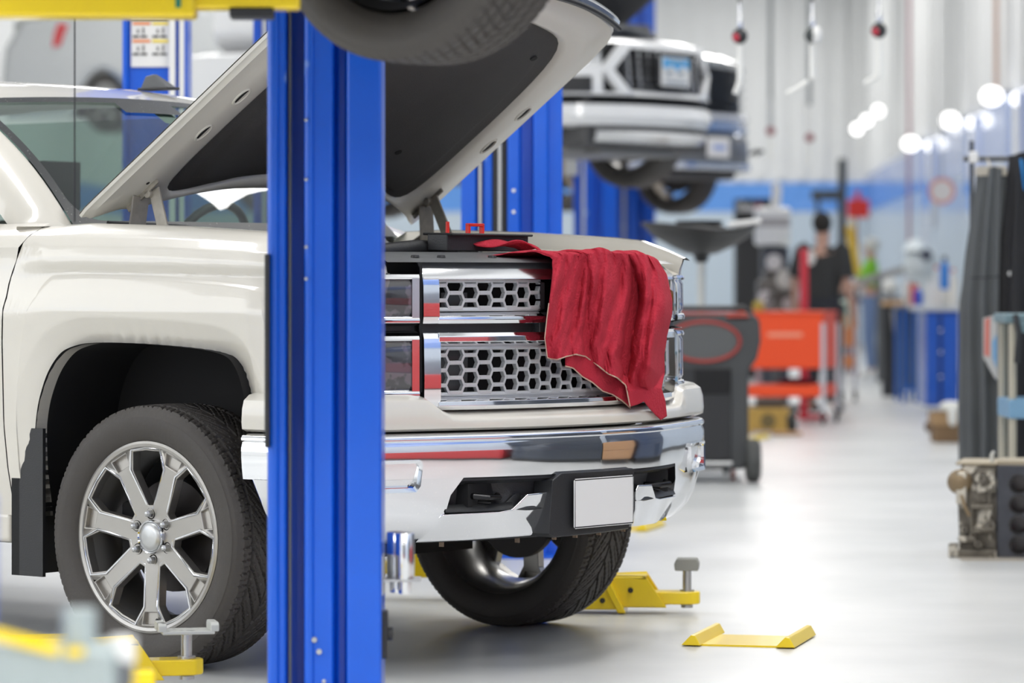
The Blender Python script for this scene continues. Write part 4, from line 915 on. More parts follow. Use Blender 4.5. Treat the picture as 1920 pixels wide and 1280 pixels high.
# ---------------- vehicle on the nearer lift: only its tyre, sill beam and arm come into view
def simple_wheel(par, loc, r=.36, wd=.235, rim=None, nt=None, rz=0, spokes=5, pat=False):
    e = bpy.data.objects.new('wheel', None); C.objects.link(e); e.parent = par; e.location = loc; e.rotation_euler = (0, 0, rz)
    hw = wd / 2; rr = r * .68
    if pat: obj('tyre', tyre_mesh(.285, 'r', 400).map(lambda x, y, z: (x * r / TR, y * wd / .285, z * r / TR)), RUBBER, e)
    else: obj('tyre', MB().lathe([(rr, -hw + .02), (rr + .03, -hw + .002), (r - .03, -hw), (r - .008, -hw + .02), (r, -hw * .5), (r - .003, 0), (r, hw * .5), (r - .008, hw - .02), (r - .03, hw), (rr + .03, hw - .002), (rr, hw - .02)], 56, 'y'), RUBBER, e, smooth=40)
    m = rim or ALLOY
    obj('rim', MB().lathe([(rr - .01, -hw + .04), (rr - .004, -hw + .015), (rr + .006, -hw + .02), (rr - .012, -hw + .08), (rr - .02, hw - .05), (rr + .004, hw - .015)], 48, 'y'), m, e)
    for k in range(spokes):
        a = R(90) + 2 * math.pi * k / spokes; c_, s_ = math.cos(a), math.sin(a)
        obj('spoke', MB().bar((.04 * c_, -hw + .035, .04 * s_), ((rr - .005) * c_, -hw + .03, (rr - .005) * s_), .055, .03, (0, 1, 0)), m, e, bevel=.006)
    obj('hub', MB().lathe([(.001, -hw + .015), (.045, -hw + .018), (.06, -hw + .05), (.001, -hw + .06)], 24, 'y'), m, e)
    obj('brake_disc', MB().lathe([(.001, -.02), (rr * .72, -.02), (rr * .72, .01), (.001, .01)], 30, 'y'), mat('brake_iron', (0, 0, 0)), e)
    return e
tc = at(792, 0, 8.35); zc = 1.70 + .385
nv = thing('raised_vehicle', 'dark raised vehicle above the camera view, its tyre hanging over the blue column', 'car', (tc.x, 8.35, 0), TA)
simple_wheel(nv, (0, 0, zc), .385, .25, mat('dark_rim', (.06, .06, .06), .4, .6), pat=True, rz=math.pi)
obj('wheel_housing', MB().box(-.5, .5, -1.3, -.15, zc - .02, zc + .4), DARK, nv, bevel=.05)
obj('body', MB().box(-3.1, .9, -1.75, .10, zc + .30, zc + .9).box(-2.4, -.2, -1.65, .0, zc + .9, zc + 1.3), mat('graphite_paint', (.10, .10, .11), .3, .3, 1), nv, bevel=.12, seg=4)
b = at(0, 0, 8.0)
t = thing('lift_arm', 'yellow lift arm running across the top left corner under the raised vehicle', 'lift arm', (-1.10, 8.1, 1.19), R(2))
zb = (530 - 28) / FP * 8.0
obj('outer_tube', MB().box(-.6, .385, -.06, .06, zb, zb + .13), YELLOW, t, bevel=.01)
obj('inner_tube', MB().box(.3, .62, -.045, .045, zb + .020, zb + .12), YELLOW, t, bevel=.008)
obj('green_tag', MB().box(.34, .352, -.063, -.058, zb + .02, zb + .10), mat('green_tag_plastic', (.01, .22, .15), .4), t)
obj('pad_bracket', MB().box(.46, .56, -.05, .05, zb - .0, zb + .022), BLACK, t, bevel=.004)
hc = obj('safety_cable', MB().tube([(at(140, 0, 9.4).x, 9.4, EYE + (530 - 416) / FP * 9.4), (at(140, 0, 9.4).x, 9.4, 4.2)], .0022, 6), mat('black_cable', (.03, .03, .03), .6))
hc.name = 'hanging_cable'; tag(hc, 'thin black cable hanging straight down in front of the windshield', 'cable')
# ================================================================== vehicles further down the hall
def carplan(hw, fo, r=.35):                     # half plan: (L, F)
    return smooth_tab([(0, fo), (hw * .35, fo - .03), (hw * .65, fo - .12), (hw * .85, fo - .26), (hw * .96, fo - .45), (hw, fo - .62)], 30)
def tplan(cp, back): return [(back, -cp[-1][0])] + full(cp) + [(back, cp[-1][0])]
# ---- white crossover
D3 = 25.0; z3 = 1.88
v = at(1262, 0, D3); r0 = Vector((v.x - .92 * math.cos(TA), D3 - .92 * math.sin(TA), 0))
cv = thing('white_crossover', 'white crossover with hexagonal grille and blue white plate, raised on the lift', 'car', (r0.x, r0.y, z3), TA)
cp = carplan(.92, .92); pl = tplan(cp, -.33); gC = lambda L: lerp(cp, abs(L))
obj('front_bumper', sweep(pl, [(-.10, .38), (-.02, .40), (.02, .46), (.0, .54)]), WCAR, cv)
obj('lower_grille', sweep(full(cp), [(-.02, .53), (-.06, .56), (-.02, .605)]), BLACK, cv)
obj('skid_plate', sweep(full(cp, -.7, .7), [(-.25, .27), (-.06, .285), (-.02, .33), (-.03, .36)]), CHROMEB, cv)
# fascia with the grille opening left free
hx = [(-.56, .78), (-.42, .93), (.42, .93), (.56, .78), (.44, .64), (-.44, .64)]
def Cn(off=0): return lambda L, d, H: (gC(L) + d + off - .12 * max(0, H - .72), L, H)
hxo = [(-.64, .78), (-.47, .975), (.47, .975), (.64, .78), (.50, .60), (-.50, .60)]
m = prism(hxo, -.03, .02, 'xz', holes=[hx]).map(Cn()); obj('grille_surround', m, WCAR, cv, bevel=.01)
obj('grille_back', prism(hxo, -.10, -.06, 'xz', cuts=[-.3, -.15, 0, .15, .3]).map(Cn()), DARK, cv)
gs = MB()
for k in range(5):
    z = .68 + k * .052; hwid = lerp([(.64, .44), (.78, .54), (.93, .42)], z)
    gs.add(*(lambda q: (q.v, q.f))(sweep(span(lambda L: gC(L) - .12 * max(0, z - .72), -hwid, hwid, 14), [(-.05, z - .014), (-.02, z), (-.05, z + .014)])))
for k in range(-4, 5): gs.bar((gC(k * .1) - .045, k * .1, .66), (gC(k * .1) - .07, k * .1, .92), .03, .012)
obj('grille_bars', gs, CHROMEB, cv)
rows_s = sweep(tplan(cp, -.33), [(-.02, .60), (.005, .605), (-.005, .625)]); obj('fascia', rows_s, WCAR, cv)
for sg in (-1, 1):
    pts = [p for p in full(cp) if sg * p[1] >= .60] ; pts = ([(-.33, -.92)] + pts) if sg < 0 else (pts + [(-.33, .92)])
    obj('fender', sweep(pts, [(-.005, .615), (.0, .70), (-.02, .80)]), WCAR, cv)
    obj('fender_top', sweep(pts, [(-.06, .93), (-.10, .985), (-.2, 1.02)]), WCAR, cv)
    hl = [p for p in pts if abs(p[1]) > .62 and p[0] > .30]
    obj('headlight', sweep(hl, [(-.02, .80), (-.03, .86), (-.06, .935)]), CLEAR if False else CHROMEB, cv)
    obj('fog_vent', sweep([p for p in hl if p[0] < .75], [(.004, .62), (.006, .68), (.004, .73)]), BLACK, cv)
    obj('side', MB().box(-3.4, -.33, sg * .90 - .02, sg * .90 + .02, .30, 1.0), WCAR, cv, bevel=.02)
obj('hood_edge', sweep(full(cp, -.62, .62), [(-.08, .975), (-.11, 1.0), (-.17, 1.01)]), WCAR, cv)
obj('engine', MB().box(-.3, .55, -.66, .66, .75, 1.03).box(-.2, .45, -.45, .35, 1.0, 1.12).box(-.1, .3, -.1, .6, 1.0, 1.17).tube([(.45, -.6, 1.06), (.5, 0, 1.10), (.35, .55, 1.08)], .035, 8), GREYP, cv, bevel=.03)
obj('underbody', MB().box(-3.4, .70, -.72, .72, .24, .62), mat('underbody_grey', (.07, .07, .072), .6), cv, bevel=.04)
obj('engine_shield', MB().box(-.2, .62, -.45, .45, .20, .25).box(.2, .5, -.70, .70, .22, .30), mat('shield_grey', (.25, .25, .25), .5, .4), cv, bevel=.02)
obj('cabin', MB().box(-2.9, -1.05, -.72, .72, 1.0, 1.55), WCAR, cv, bevel=.2, seg=4)
obj('raised_hood', prism([(-.42, 1.0), (.50, 1.62), (.52, 1.58), (-.38, .97)], -.74, .74, 'xz'), WCAR, cv, bevel=.01)
obj('hood_liner', prism([(-.34, .985), (.48, 1.54), (.49, 1.52), (-.33, .965)], -.68, .68, 'xz'), LINER, cv)
PS = mat('plate_sky', (.10, .42, .78), .5); 
pb = obj('license_plate', MB().box(.002, .012, -.165, .165, .68, .885).map(lambda x, y, z: (x + .93 + .0, y + .0, z)), WHITEB, cv, bevel=.004)
obj('plate_picture', prism([(-.155, .875), (.155, .875), (.155, .80), (.08, .83), (.02, .79), (-.05, .825), (-.12, .80), (-.155, .815)], .944, .946, 'yz').map(lambda x, y, z: (x, y, z)), PS, pb, smooth=0)
obj('plate_characters', MB().box(.944, .946, -.11, -.05, .755, .785).box(.944, .946, .02, .09, .76, .785).box(.944, .946, -.13, .13, .70, .72).box(.946, .947, -.09, .10, .853, .868), mat('plate_grey', (.28, .33, .38), .5), pb, smooth=0)
obj('plate_frame', MB().box(.92, .93, -.18, .18, .665, .90), BLACK, cv)
for sg, fl in ((-1, 0), (1, math.pi)):
    simple_wheel(cv, (0, sg * .79, .39), .39, .245, ALLOY, rz=fl)
    simple_wheel(cv, (-2.65, sg * .79, .34), .34, .225, ALLOY, rz=fl)
# ---- dark pickup beyond it
D4 = 31.6; z4 = 1.82; v = at(1340, 0, D4); r0 = Vector((v.x - 1.0 * math.cos(TA), D4 - 1.0 * math.sin(TA), 0))
dv = thing('dark_pickup', 'dark grey pickup with white front plate, raised behind the white crossover', 'truck', (r0.x, r0.y, z4), TA)
DP_ = mat('slate_paint', (.07, .09, .12), .25, .2, 1.); cp4 = carplan(1.0, 1.0); p4 = tplan(cp4, -.5); g4 = lambda L: lerp(cp4, abs(L))
obj('front_bumper', sweep(full(cp4), [(-.1, .38), (.0, .40), (.02, .46), (.02, .62), (.0, .68)]), mat('slate_bumper', (.16, .17, .18), .35, .3), dv)
obj('bumper_strip', sweep(full(cp4), [(-.02, .37), (.035, .38), (.035, .43), (.0, .44)]), CHROMEB, dv)
obj('valance', sweep(p4, [(.0, .70), (.02, .74), (.0, .80)]), mat('blue_reflection', (.12, .22, .45), .2, .2, 1), dv)  # valance coloured blue to paint in a reflection on the slate nose
obj('silver_band', sweep(full(cp4), [(.0, .80), (.025, .82), (.02, .87), (.0, .88)]), CHROMEB, dv)
obj('grille', sweep(full(cp4, -.95, .95), [(-.06, .88), (-.06, 1.28)]), DARK, dv)
for z in (.95, 1.03, 1.11, 1.19, 1.27): obj('grille_slat', sweep(full(cp4, -.9, .9), [(-.05, z - .02), (-.01, z), (-.05, z + .02)]), DP_, dv)
obj('hood', sweep(p4, [(-.02, 1.28), (-.05, 1.34), (-.2, 1.40), (-.6, 1.42)]), DP_, dv)
for sg in (-1, 1): obj('side', MB().box(-4.5, -.5, sg * .99 - .02, sg * .99 + .02, .4, 1.38), DP_, dv, bevel=.02)
obj('cabin', MB().box(-3.0, -1.2, -.75, .75, 1.35, 1.9), DP_, dv, bevel=.2, seg=4)
obj('underbody', MB().box(-4.4, .75, -.72, .72, .30, .85), mat('underbody_grey', (0, 0, 0)), dv, bevel=.04)
obj('license_plate', MB().box(1.035, 1.045, -.17, .17, .475, .655), WHITEB, dv, bevel=.02, seg=3)
obj('plate_characters', MB().box(1.046, 1.048, -.09, .10, .54, .59), mat('plate_blue_print', (.35, .45, .75), .5), dv)
obj('tow_hook', MB().tube([(1.0, .55, .52), (1.07, .55, .55), (1.07, .65, .55), (1.0, .65, .52)], .015, 8), BLACK, dv)
for sg, fl in ((-1, 0), (1, math.pi)):
    simple_wheel(dv, (0, sg * .83, .39), .39, .27, mat('bronze_rim', (.30, .25, .20), .35, .7), rz=fl); simple_wheel(dv, (-3.5, sg * .83, .39), .39, .27, ALLOY, rz=fl)
# ---- silver van at the upper left
D5 = 40.0; s5 = FP / D5; v = at(192, 0, D5); z5 = EYE + (530 - 132) / s5 - .70
sv = thing('silver_van', 'silver van with red tail light raised at the upper left behind the cab', 'car', (v.x - math.sin(-TA) * -.9, D5 + .9 * math.cos(TA), z5), TA)
ar = smooth_tab([(0, -.42, .20), (.2, -.42, .42), (.5, 0, .72), (.8, .42, .42), (1, .42, .20)], 40)
ou = [(0, -1.5, .20), (.15, -1.6, .5), (.3, -1.55, 1.0), (.4, -1.3, 1.32), (.6, .6, 1.40), (.75, 2.6, 1.2), (.85, 3.4, .9), (1, 3.5, .20)]
for sg in (-1, 1):
    rows = []
    for i in range(61):
        t_ = i / 60; a = tabxy(ar, t_); o = tabxy(ou, t_)
        rows.append([(a[0] + (o[0] - a[0]) * k / 12, sg * (.90 - .06 * max(0, (a[1] + (o[1] - a[1]) * k / 12) - .8)), a[1] + (o[1] - a[1]) * k / 12) for k in range(13)])
    obj('body_side', MB().grid(rows), SILVER, sv, solid=.03)
    obj('tail_light', prism([(-.78, .98), (-.66, 1.0), (-.56, 1.24), (-.68, 1.27), (-.76, 1.14)], sg * .885, sg * .915, 'xz'), mat('tail_red', (.65, .02, .03), .2, 0, 1.), sv, bevel=.01)
    simple_wheel(sv, (0, sg * .78, .34), .34, .22, ALLOY, rz=0 if sg < 0 else math.pi)
    simple_wheel(sv, (2.8, sg * .78, .34), .34, .22, ALLOY, rz=0 if sg < 0 else math.pi)
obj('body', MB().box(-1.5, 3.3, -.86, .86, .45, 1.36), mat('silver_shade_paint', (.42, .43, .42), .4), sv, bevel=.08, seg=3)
obj('underbody', MB().box(-.8, 3.2, -.6, .6, .2, .5), DARK, sv)
# ---- column with warning labels, upper left
D6 = 16.0; q = at(229, 0, D6)
lc = column('lift_column', 'blue lift column with sheets of orange and yellow warning labels, upper left', (q.x, D6, 0), 0, pxcol(D6, [(229, 240, 0), (240, 318, .03), (318, 330, .0), (330, 350, .02)], 229), 3.9)
z_ = lambda y: EYE - (y - HORIZ) / FP * D6
x_ = lambda x: (x - 229) * D6 / FP
obj('edge_strip', MB().box(x_(318), x_(329), -.02, .0, .2, 3.8), WHITE, lc); obj('edge_strip', MB().box(x_(336), x_(345), -.0, .02, .2, 3.8), WHITE, lc)
sh = obj('label_sheet', MB().box(x_(245), x_(317), .018, .024, z_(125), z_(28)), WHITEB, lc)
for r_, y in enumerate((42, 75)):
    for c_, x in enumerate((248, 285)):
        obj('label_header', MB().box(x_(x), x_(x + (33 if c_ == 0 else 30)), .014, .018, z_(y + 4), z_(y - 1)), (mat('label_orange', (.85, .28, .08), .5), mat('label_yellow', (.90, .70, .05), .5))[c_], sh)
        obj('label_picture', MB().box(x_(x + 8), x_(x + 12), .014, .018, z_(y + 20), z_(y + 12)).box(x_(x + 18), x_(x + 22), .014, .018, z_(y + 21), z_(y + 9)), mat('label_grey', (.25, .25, .25), .5), sh)
        for dx in (0, 15): obj('label_text', MB().box(x_(x + dx), x_(x + dx + 12), .014, .018, z_(y + 28), z_(y + 24)), mat('label_black', (.05, .05, .05), .5), sh)
obj('label_text', MB().box(x_(246), x_(315), .014, .018, z_(38), z_(34)), mat('label_black', (0, 0, 0)), sh)
# ================================================================== hanging air and cable drops
def drop(x, y, D, label, kind, sc=1.):
    p = at(x, y, D); t = thing('cable_drop', label, 'cable reel drop', p, 0, 'cable drops hanging from the ceiling')
    k = D / FP
    obj('cord', MB().tube([(0, 0, 62 * k), (-3 * k, 0, 120 * k), (0, 0, CEIL - p.z)], 2.6 * k, 6), BLACK, t)
    obj('upper_fitting', MB().lathe([(3 * k, 62 * k), (4 * k, 55 * k), (3.5 * k, 40 * k), (6 * k, 34 * k), (5 * k, 16 * k), (3 * k, 14 * k)], 12), CHROMEB, t)
    obj('ball_stop', MB().sphere((0, 0, 0), 15 * k, 8), BLACK if kind else mat('dark_ball', (.05, .06, .06), .4), t)
    obj('ball_half', MB().sphere((-5 * k if kind else 7 * k, -6 * k, -2 * k if kind else 0), 9 * k if kind else 11 * k, 8, (1, 1, 1 if kind else 1.6)), mat('red_ball', (.55, .02, .05), .3) if kind else WHITE, t)
    bars = [(0, 0, -16 * k), (0, 0, -82 * k)]
    e = [(0, 0, -82 * k), (-12 * k, 0, -92 * k), (-28 * k, 0, -100 * k)]
    if kind == 2: e = [(0, 0, -82 * k), (-4 * k, 0, -95 * k), (-9 * k, 0, -108 * k)]
    if kind == 0: e = [(-8 * k, 0, -86 * k), (-25 * k, 0, -98 * k), (-48 * k, 0, -110 * k)]
    obj('grip_bar', MB().tube(bars, 5.5 * k, 10), mat('white_enamel', (.88, .88, .84), .25), t)
    obj('handle', MB().tube(e, 5 * k, 10), mat('white_enamel', (0, 0, 0)), t)
drop(1387, 68, 20.0, 'cable drop with a red and black ball, leftmost, its white bar hanging nearly straight', 2)
drop(1523, 66, 20.5, 'cable drop with a pale oval ball and a long angled white handle', 0)
drop(1648, 57, 21.5, 'cable drop with a red and black ball, rightmost, with a bent white handle', 1)
for x, y, lb in ((1445, 246, 'small distant cable drop with red ball, left of the pair'), (1518, 258, 'small distant cable drop with dark red ball, right of the pair')):
    D = 42; k = D / FP; p = at(x, y, D); t = thing('cable_drop', lb, 'cable reel drop', p, 0, 'cable drops hanging from the ceiling')
    obj('cord', MB().tube([(0, 0, 60 * k), (0, 0, CEIL - p.z)], 4 * k, 6), mat('grey_cord', (.25, .27, .28), .6), t)
    obj('upper_fitting', MB().tube([(0, 0, 8 * k), (0, 0, 60 * k)], 5 * k, 8), WHITE if x > 1500 else STEEL, t)
    obj('ball_stop', MB().sphere((0, 0, 0), 8.5 * k, 8), mat('dark_red_ball', (.25, .02, .04), .4), t)
    obj('grip_bar', MB().tube([(0, 0, -8 * k), (0, 0, -52 * k)], 5 * k, 8), mat('white_enamel', (0, 0, 0)), t)
# ================================================================== oil drain, recovery machine, carts
D = 22.5; k = D / FP; b = at(1315, 0, D); HB = b.x
t = thing('oil_drain_pan', 'black oil drain pan on a tall pale pole behind the truck', 'oil drain', (b.x, D, 0))
zt = lambda y, D=D: EYE - (y - HORIZ) / FP * D
pan = []
for i in range(49):
    a = 2 * math.pi * i / 48; c_, s_ = math.cos(a), math.sin(a)
    rim = .365 + .0 * c_; hz = zt(430) + .045 * abs(c_) ** 3 + .03 * math.cos(3 * a) * .4
    pan.append([(r_ * rim * c_, r_ * rim * s_, lerp([(0, zt(476)), (.25, zt(474)), (.5, zt(462)), (.85, zt(440)), (1, hz)], r_)) for r_ in (.08, .25, .5, .7, .85, .97, 1.0)])
obj('pan', MB().grid(pan), BLACK, t, smooth=60, solid=.012)
obj('splash_rim', MB().tube([(p[-1][0], p[-1][1], p[-1][2]) for p in pan], .014, 8, False), BLACK, t)
obj('tool_tray', MB().box(-.26, .14, -.20, .2, zt(430) - .02, zt(430) + .02).lathe([(.13, 0), (.15, .06)], 24, 'z', (-.02, -.1, zt(432))), BLACK, t, bevel=.01)
obj('handle', MB().tube([(.15, -.34, zt(422)), (.35, -.34, zt(416))], .016, 10), WHITE, t)
obj('collar', MB().lathe([(.035, zt(492)), (.05, zt(480)), (.07, zt(470))], 20), BLACK, t)
obj('pole', MB().lathe([(.026, .25), (.026, zt(484)), (.001, zt(484))], 20).lathe([(.040, .2), (.040, .62)], 20), mat('pale_pole', (.62, .63, .60), .35, .3), t)
obj('drum', MB().lathe([(.001, .1), (.26, .1), (.27, .14), (.27, .62), (.24, .66), (.04, .68)], 36), BLACK, t)
for a in range(4): obj('caster', MB().lathe([(.001, -.015), (.045, -.015), (.045, .015), (.001, .015)], 16, 'x', (.22 * math.cos(a * math.pi / 2 + .7), .22 * math.sin(a * math.pi / 2 + .7), .045)), BLACK, t)
# recovery machine
D = 21.3; s_ = FP / D; X = lambda x: (x - 960) / s_; Z = lambda y, D=21.3: EYE - (y - HORIZ) / FP * D
t = thing('recovery_machine', 'black wheeled service machine with red oval on its front, right of the truck', 'service machine', (X(1335), D, 0))
xx = lambda x: X(x) - X(1335)
body = [(xx(1238), Z(880)), (xx(1396), Z(880)), (xx(1404), Z(860)), (xx(1404), Z(695)), (xx(1420), Z(672)), (xx(1427), Z(640)), (xx(1425), Z(600)), (xx(1412), Z(588)), (xx(1250), Z(592)), (xx(1232), Z(620)), (xx(1232), Z(690)), (xx(1238), Z(700))]
CH = mat('charcoal_plastic', (.055, .058, .06), .5)
obj('body', prism(body, 0, .42, 'xz'), CH, t, bevel=.02, seg=3)
obj('side_panel', MB().box(xx(1255), xx(1371), -.012, .0, Z(862), Z(690)), BLACK, t, bevel=.015)
obj('inner_bay', MB().box(xx(1302), xx(1370), -.02, -.010, Z(738), Z(692)), DARK, t, bevel=.006)
obj('display', MB().lathe([(.001, -.012), (.98, -.012), (1.0, 0)], 40, 'y').map(lambda x, y, z: (xx(1320) + x * .20, y, Z(640) + z * .108)), mat('display_grey', (.10, .105, .105), .35), t)
obj('red_oval', MB().tube([(xx(1320) + .213 * math.cos(q * math.pi / 24), -.012, Z(640) + .118 * math.sin(q * math.pi / 24)) for q in range(49)], .010, 8, False), mat('dull_red', (.40, .05, .04), .5), t)
obj('top_tray', MB().box(xx(1258), xx(1392), .02, .38, Z(590), Z(586)).box(xx(1362), xx(1405), -.0, .03, Z(600), Z(590)), mat('red_tray', (.45, .06, .04), .5), t, bevel=.004)
obj('handle', MB().tube([(xx(1412), .05, Z(625)), (xx(1408), .05, Z(586)), (xx(1395), .05, Z(578)), (xx(1255), .05, Z(578)), (xx(1245), .05, Z(600))], .018, 10).tube([(xx(1415), .36, Z(660)), (xx(1408), .36, Z(590))], .02, 10), BLACK, t)
obj('foot_rail', MB().tube([(xx(1244), -.03, Z(868)), (xx(1372), -.03, Z(868))], .012, 8), STEEL, t)
for yy_ in (.10,): obj('wheel', MB().lathe([(.001, -.035), (.06, -.04), (.105, -.045), (.128, -.03), (.13, 0), (.128, .03), (.105, .045), (.06, .04), (.001, .035)], 32, 'x', (xx(1412), .02, .13)), mat('grey_wheel', (.07, .072, .07), .7), t)
obj('wheel', MB().lathe([(.001, -.04), (.105, -.045), (.13, -.03), (.13, .03), (.105, .045), (.001, .04)], 32, 'x', (xx(1240), .02, .13)), mat('grey_wheel', (0, 0, 0)), t)
for x in (1380, 1290): obj('caster', MB().lathe([(.001, -.012), (.04, -.012), (.04, .012), (.001, .012)], 16, 'x', (xx(x), .3, .04)).box(xx(x) - .012, xx(x) + .012, .29, .31, .04, .12), mat('dull_red', (0, 0, 0)), t)
# orange service cart
D = 30.0; X = lambda x, D=D: (x - 960) / FP * D; Z = lambda y, D=30.0: EYE - (y - HORIZ) / FP * D
def cart(label, x0, x1, x2, D, ytop, ymid, ys0, ys1, mo, dep, grp='orange tool carts'):
    o = at((x0 + x1) / 2, 0, D); t = thing('tool_cart', label, 'tool cart', (o.x, D, 0), 0, grp)
    w0, w1, w2 = [(q - (x0 + x1) / 2) / FP * D for q in (x0, x1, x2)]; sh = w2 - w1
    zt_, zm, z0, z1 = [max(.05, EYE - (q - HORIZ) / FP * D) for q in (ytop, ymid, ys0, ys1)]
    sk = lambda x, y, z: (x + sh * y / dep, y, z)
    obj('drawer_box', MB().box(w0, w1, 0, dep, zm, zt_).map(sk), mo, t, bevel=.012)
    obj('top_tray', MB().box(w0 - .01, w1 + .01, -.01, dep + .01, zt_, zt_ + .02).map(sk), mo, t, bevel=.005)
    obj('lower_shelf', MB().box(w0, w1, 0, dep, z1, z0).map(sk), mo, t, bevel=.01)
    for x, y in ((w0 + .02, .0), (w1, .0), (w0 + .02, dep), (w1, dep)):
        obj('leg', MB().box(x - .018, x + .018, y - .018, y + .018, .10, zt_ - .08).map(lambda a, b, c, y=y: (a + sh * y / dep, b, c)), mat('cart_leg', (.62, .64, .68), .35, .6), t, bevel=.004)
        obj('caster', MB().lathe([(.001, -.013), (.055, -.013), (.055, .013), (.001, .013)], 20, 'x', (x + sh * y / dep, y, .055)).box(x + sh * y / dep - .02, x + sh * y / dep + .02, y - .02, y + .02, .05, .11), BLACK, t)
    obj('drawer_label', MB().box(w0 + .33 * (w1 - w0), w0 + .75 * (w1 - w0), -.004, 0, zm + (zt_ - zm) * .58, zm + (zt_ - zm) * .66), mat('pale_orange', (.95, .35, .22), .5), t)
    return t
cart('orange tool cart with a wide orange front and lower shelf, in the middle distance', 1388, 1543, 1580, 30.0, 588, 691, 722, 744, ORANGE, .55)
c2 = cart('small orange cart with green handle standing just behind the wide orange cart', 1545, 1578, 1612, 35.5, 597, 650, 668, 690, ORANGE2, .5)
obj('push_handle', MB().tube([(-.10, -.03, .75), (-.10, -.03, 1.0), (.14, -.03, 1.0), (.14, -.03, .75)], .022, 8), mat('pale_green_handle', (.50, .62, .50), .4), c2)
def small(name, label, cat, p, parts, group=None, rz=0):
    t = thing(name, label, cat, p, rz, group)
    for nm, mb, m, bv in parts: obj(nm, mb, m, t, bevel=bv)
    return t
k30 = 30 / FP
small('red_rag', 'dark red rag heaped on the lower shelf of the wide orange cart', 'cloth', (at(1500, 0, 30).x, 30.2, Z(722) + .012), [('cloth_heap', MB().sphere((0, 0, .015), .15, 10, (1, .7, .22)).sphere((-.12, .02, .01), .08, 8, (1, .7, .2)), mat('maroon_cloth', (.16, .02, .04), .9), 0)])
# gearbox crate with its things on the floor
D = 28.2; ZZ = lambda y: EYE - (y - HORIZ) / FP * D
def hfloor(x, D, z=0): return (at(x, 0, D).x, D, z)
small('wooden_crate', 'yellow brown wooden crate on the floor in front of the wide orange cart', 'crate', hfloor(1440, D), [('crate_body', MB().box(-.17, .17, 0, .25, .02, .20), mat('crate_wood', (.50, .31, .07), .6, var=.3, vscale=12), .006), ('round_port', MB().lathe([(.001, -.01), (.06, -.01), (.06, .01)], 24, 'y', (-.0, 0, .10)), mat('crate_shadow', (.18, .13, .05), .7), 0), ('skid', MB().box(-.17, -.12, 0, .25, 0, .02).box(.12, .17, 0, .25, 0, .02), mat('crate_wood', (0, 0, 0)), 0)])
small('brown_case', 'dark brown flat case lying on top of the wooden crate', 'case', hfloor(1446, D, .20), [('case', MB().box(-.11, .11, .02, .22, 0, .075), mat('case_brown', (.08, .055, .04), .6), .008)])
small('black_drum', 'short black drum on its side at the right end of the wooden crate', 'drum', hfloor(1485, D - .02, .09), [('drum', MB().lathe([(.001, -.04), (.075, -.04), (.085, -.03), (.085, .03), (.075, .04), (.001, .04)], 28, 'x', (0, .08, 0)), mat('drum_black', (.03, .03, .025), .6), 0), ('hub', MB().lathe([(.001, .042), (.02, .042), (.02, .06), (.001, .06)], 12, 'x', (0, .08, 0)), STEEL, 0), ('cradle', MB().box(-.03, .03, .03, .13, -.09, -.075), BLACK, 0)])
small('wooden_board', 'tan wooden board lying flat on the floor before the crate', 'board', hfloor(1478, D - .3), [('board', MB().box(-.11, .10, -.05, .12, 0, .028), mat('tan_wood', (.45, .25, .12), .6), .004)], rz=R(8))
floor_plate('yellow plate on the floor left of the wooden crate, half hidden by the black machine', 27.2, 1372, 1432)
# ---------------- machines behind the orange cart
D = 33.0; XX = lambda x, D=33.0: at(x, 0, D).x; Z3 = lambda y, D=33.0: EYE - (y - HORIZ) / FP * D
t = thing('engine_stand', 'bare grey engine on a dark stand behind the orange cart', 'engine', (XX(1455), 33, 0))
em = mat('engine_metal', (.16, .15, .14), .5, .6, var=.5, vscale=14)
obj('block', MB().box(-.16, .17, 0, .4, .80, 1.22).box(-.10, .22, .05, .35, 1.1, 1.32), em, t, bevel=.03)
for x_, z_, r_ in ((-.02, 1.38, .075), (.09, 1.22, .09), (.12, 1.0, .06), (-.1, 1.05, .07), (-.12, .86, .06)): obj('pulley', MB().lathe([(.001, -.04), (r_, -.04), (r_ * .9, -.02), (r_, 0), (.001, 0)], 24, 'y', (x_, 0, z_)), STEEL if r_ < .08 else mat('pale_metal', (.6, .6, .57), .4, .3), t)
obj('intake_pipe', MB().tube([(-.1, 0, 1.0), (-.0, -.05, 1.12), (.15, -.05, 1.1), (.22, 0, .9)], .035, 10), em, t)
obj('stand', MB().box(-.22, .26, .1, .4, .74, .80).box(-.02, .06, .2, .3, .05, .76).box(-.4, .4, .2, .3, 0, .06), GREYP, t, bevel=.01)
small('oil_can', 'small yellow brown can on the left end of the wide orange cart', 'can', (at(1425, 0, 30).x, 30.2, Z(588) + .021), [('can', MB().lathe([(.001, 0), (.05, 0), (.05, .06), (.02, .09), (.001, .09)], 16), mat('olive_yellow', (.35, .30, .05), .5), 0)])
t = thing('tyre_machine', 'white topped tyre machine with dark body behind the orange cart', 'tyre machine', (XX(1480), 35, 0))
Z5 = lambda y: EYE - (y - HORIZ) / FP * 35; K = 35 / FP
obj('hood_box', MB().box(-32 * K, 33 * K, 0, .35, Z5(460), Z5(388)), WHITE, t, bevel=.04, seg=3)
obj('grey_band', MB().box(-30 * K, 31 * K, -.01, .0, Z5(424), Z5(409)), mat('band_grey', (.40, .38, .38), .5), t)
obj('column', MB().box(-20 * K, 30 * K, .05, .4, 0, Z5(460)), mat('machine_navy', (.045, .05, .065), .5), t, bevel=.02)
obj('arm', MB().tube([(5 * K, .1, Z5(388)), (8 * K, .1, Z5(352)), (2 * K, .1, Z5(345))], .05, 10), WHITE, t)
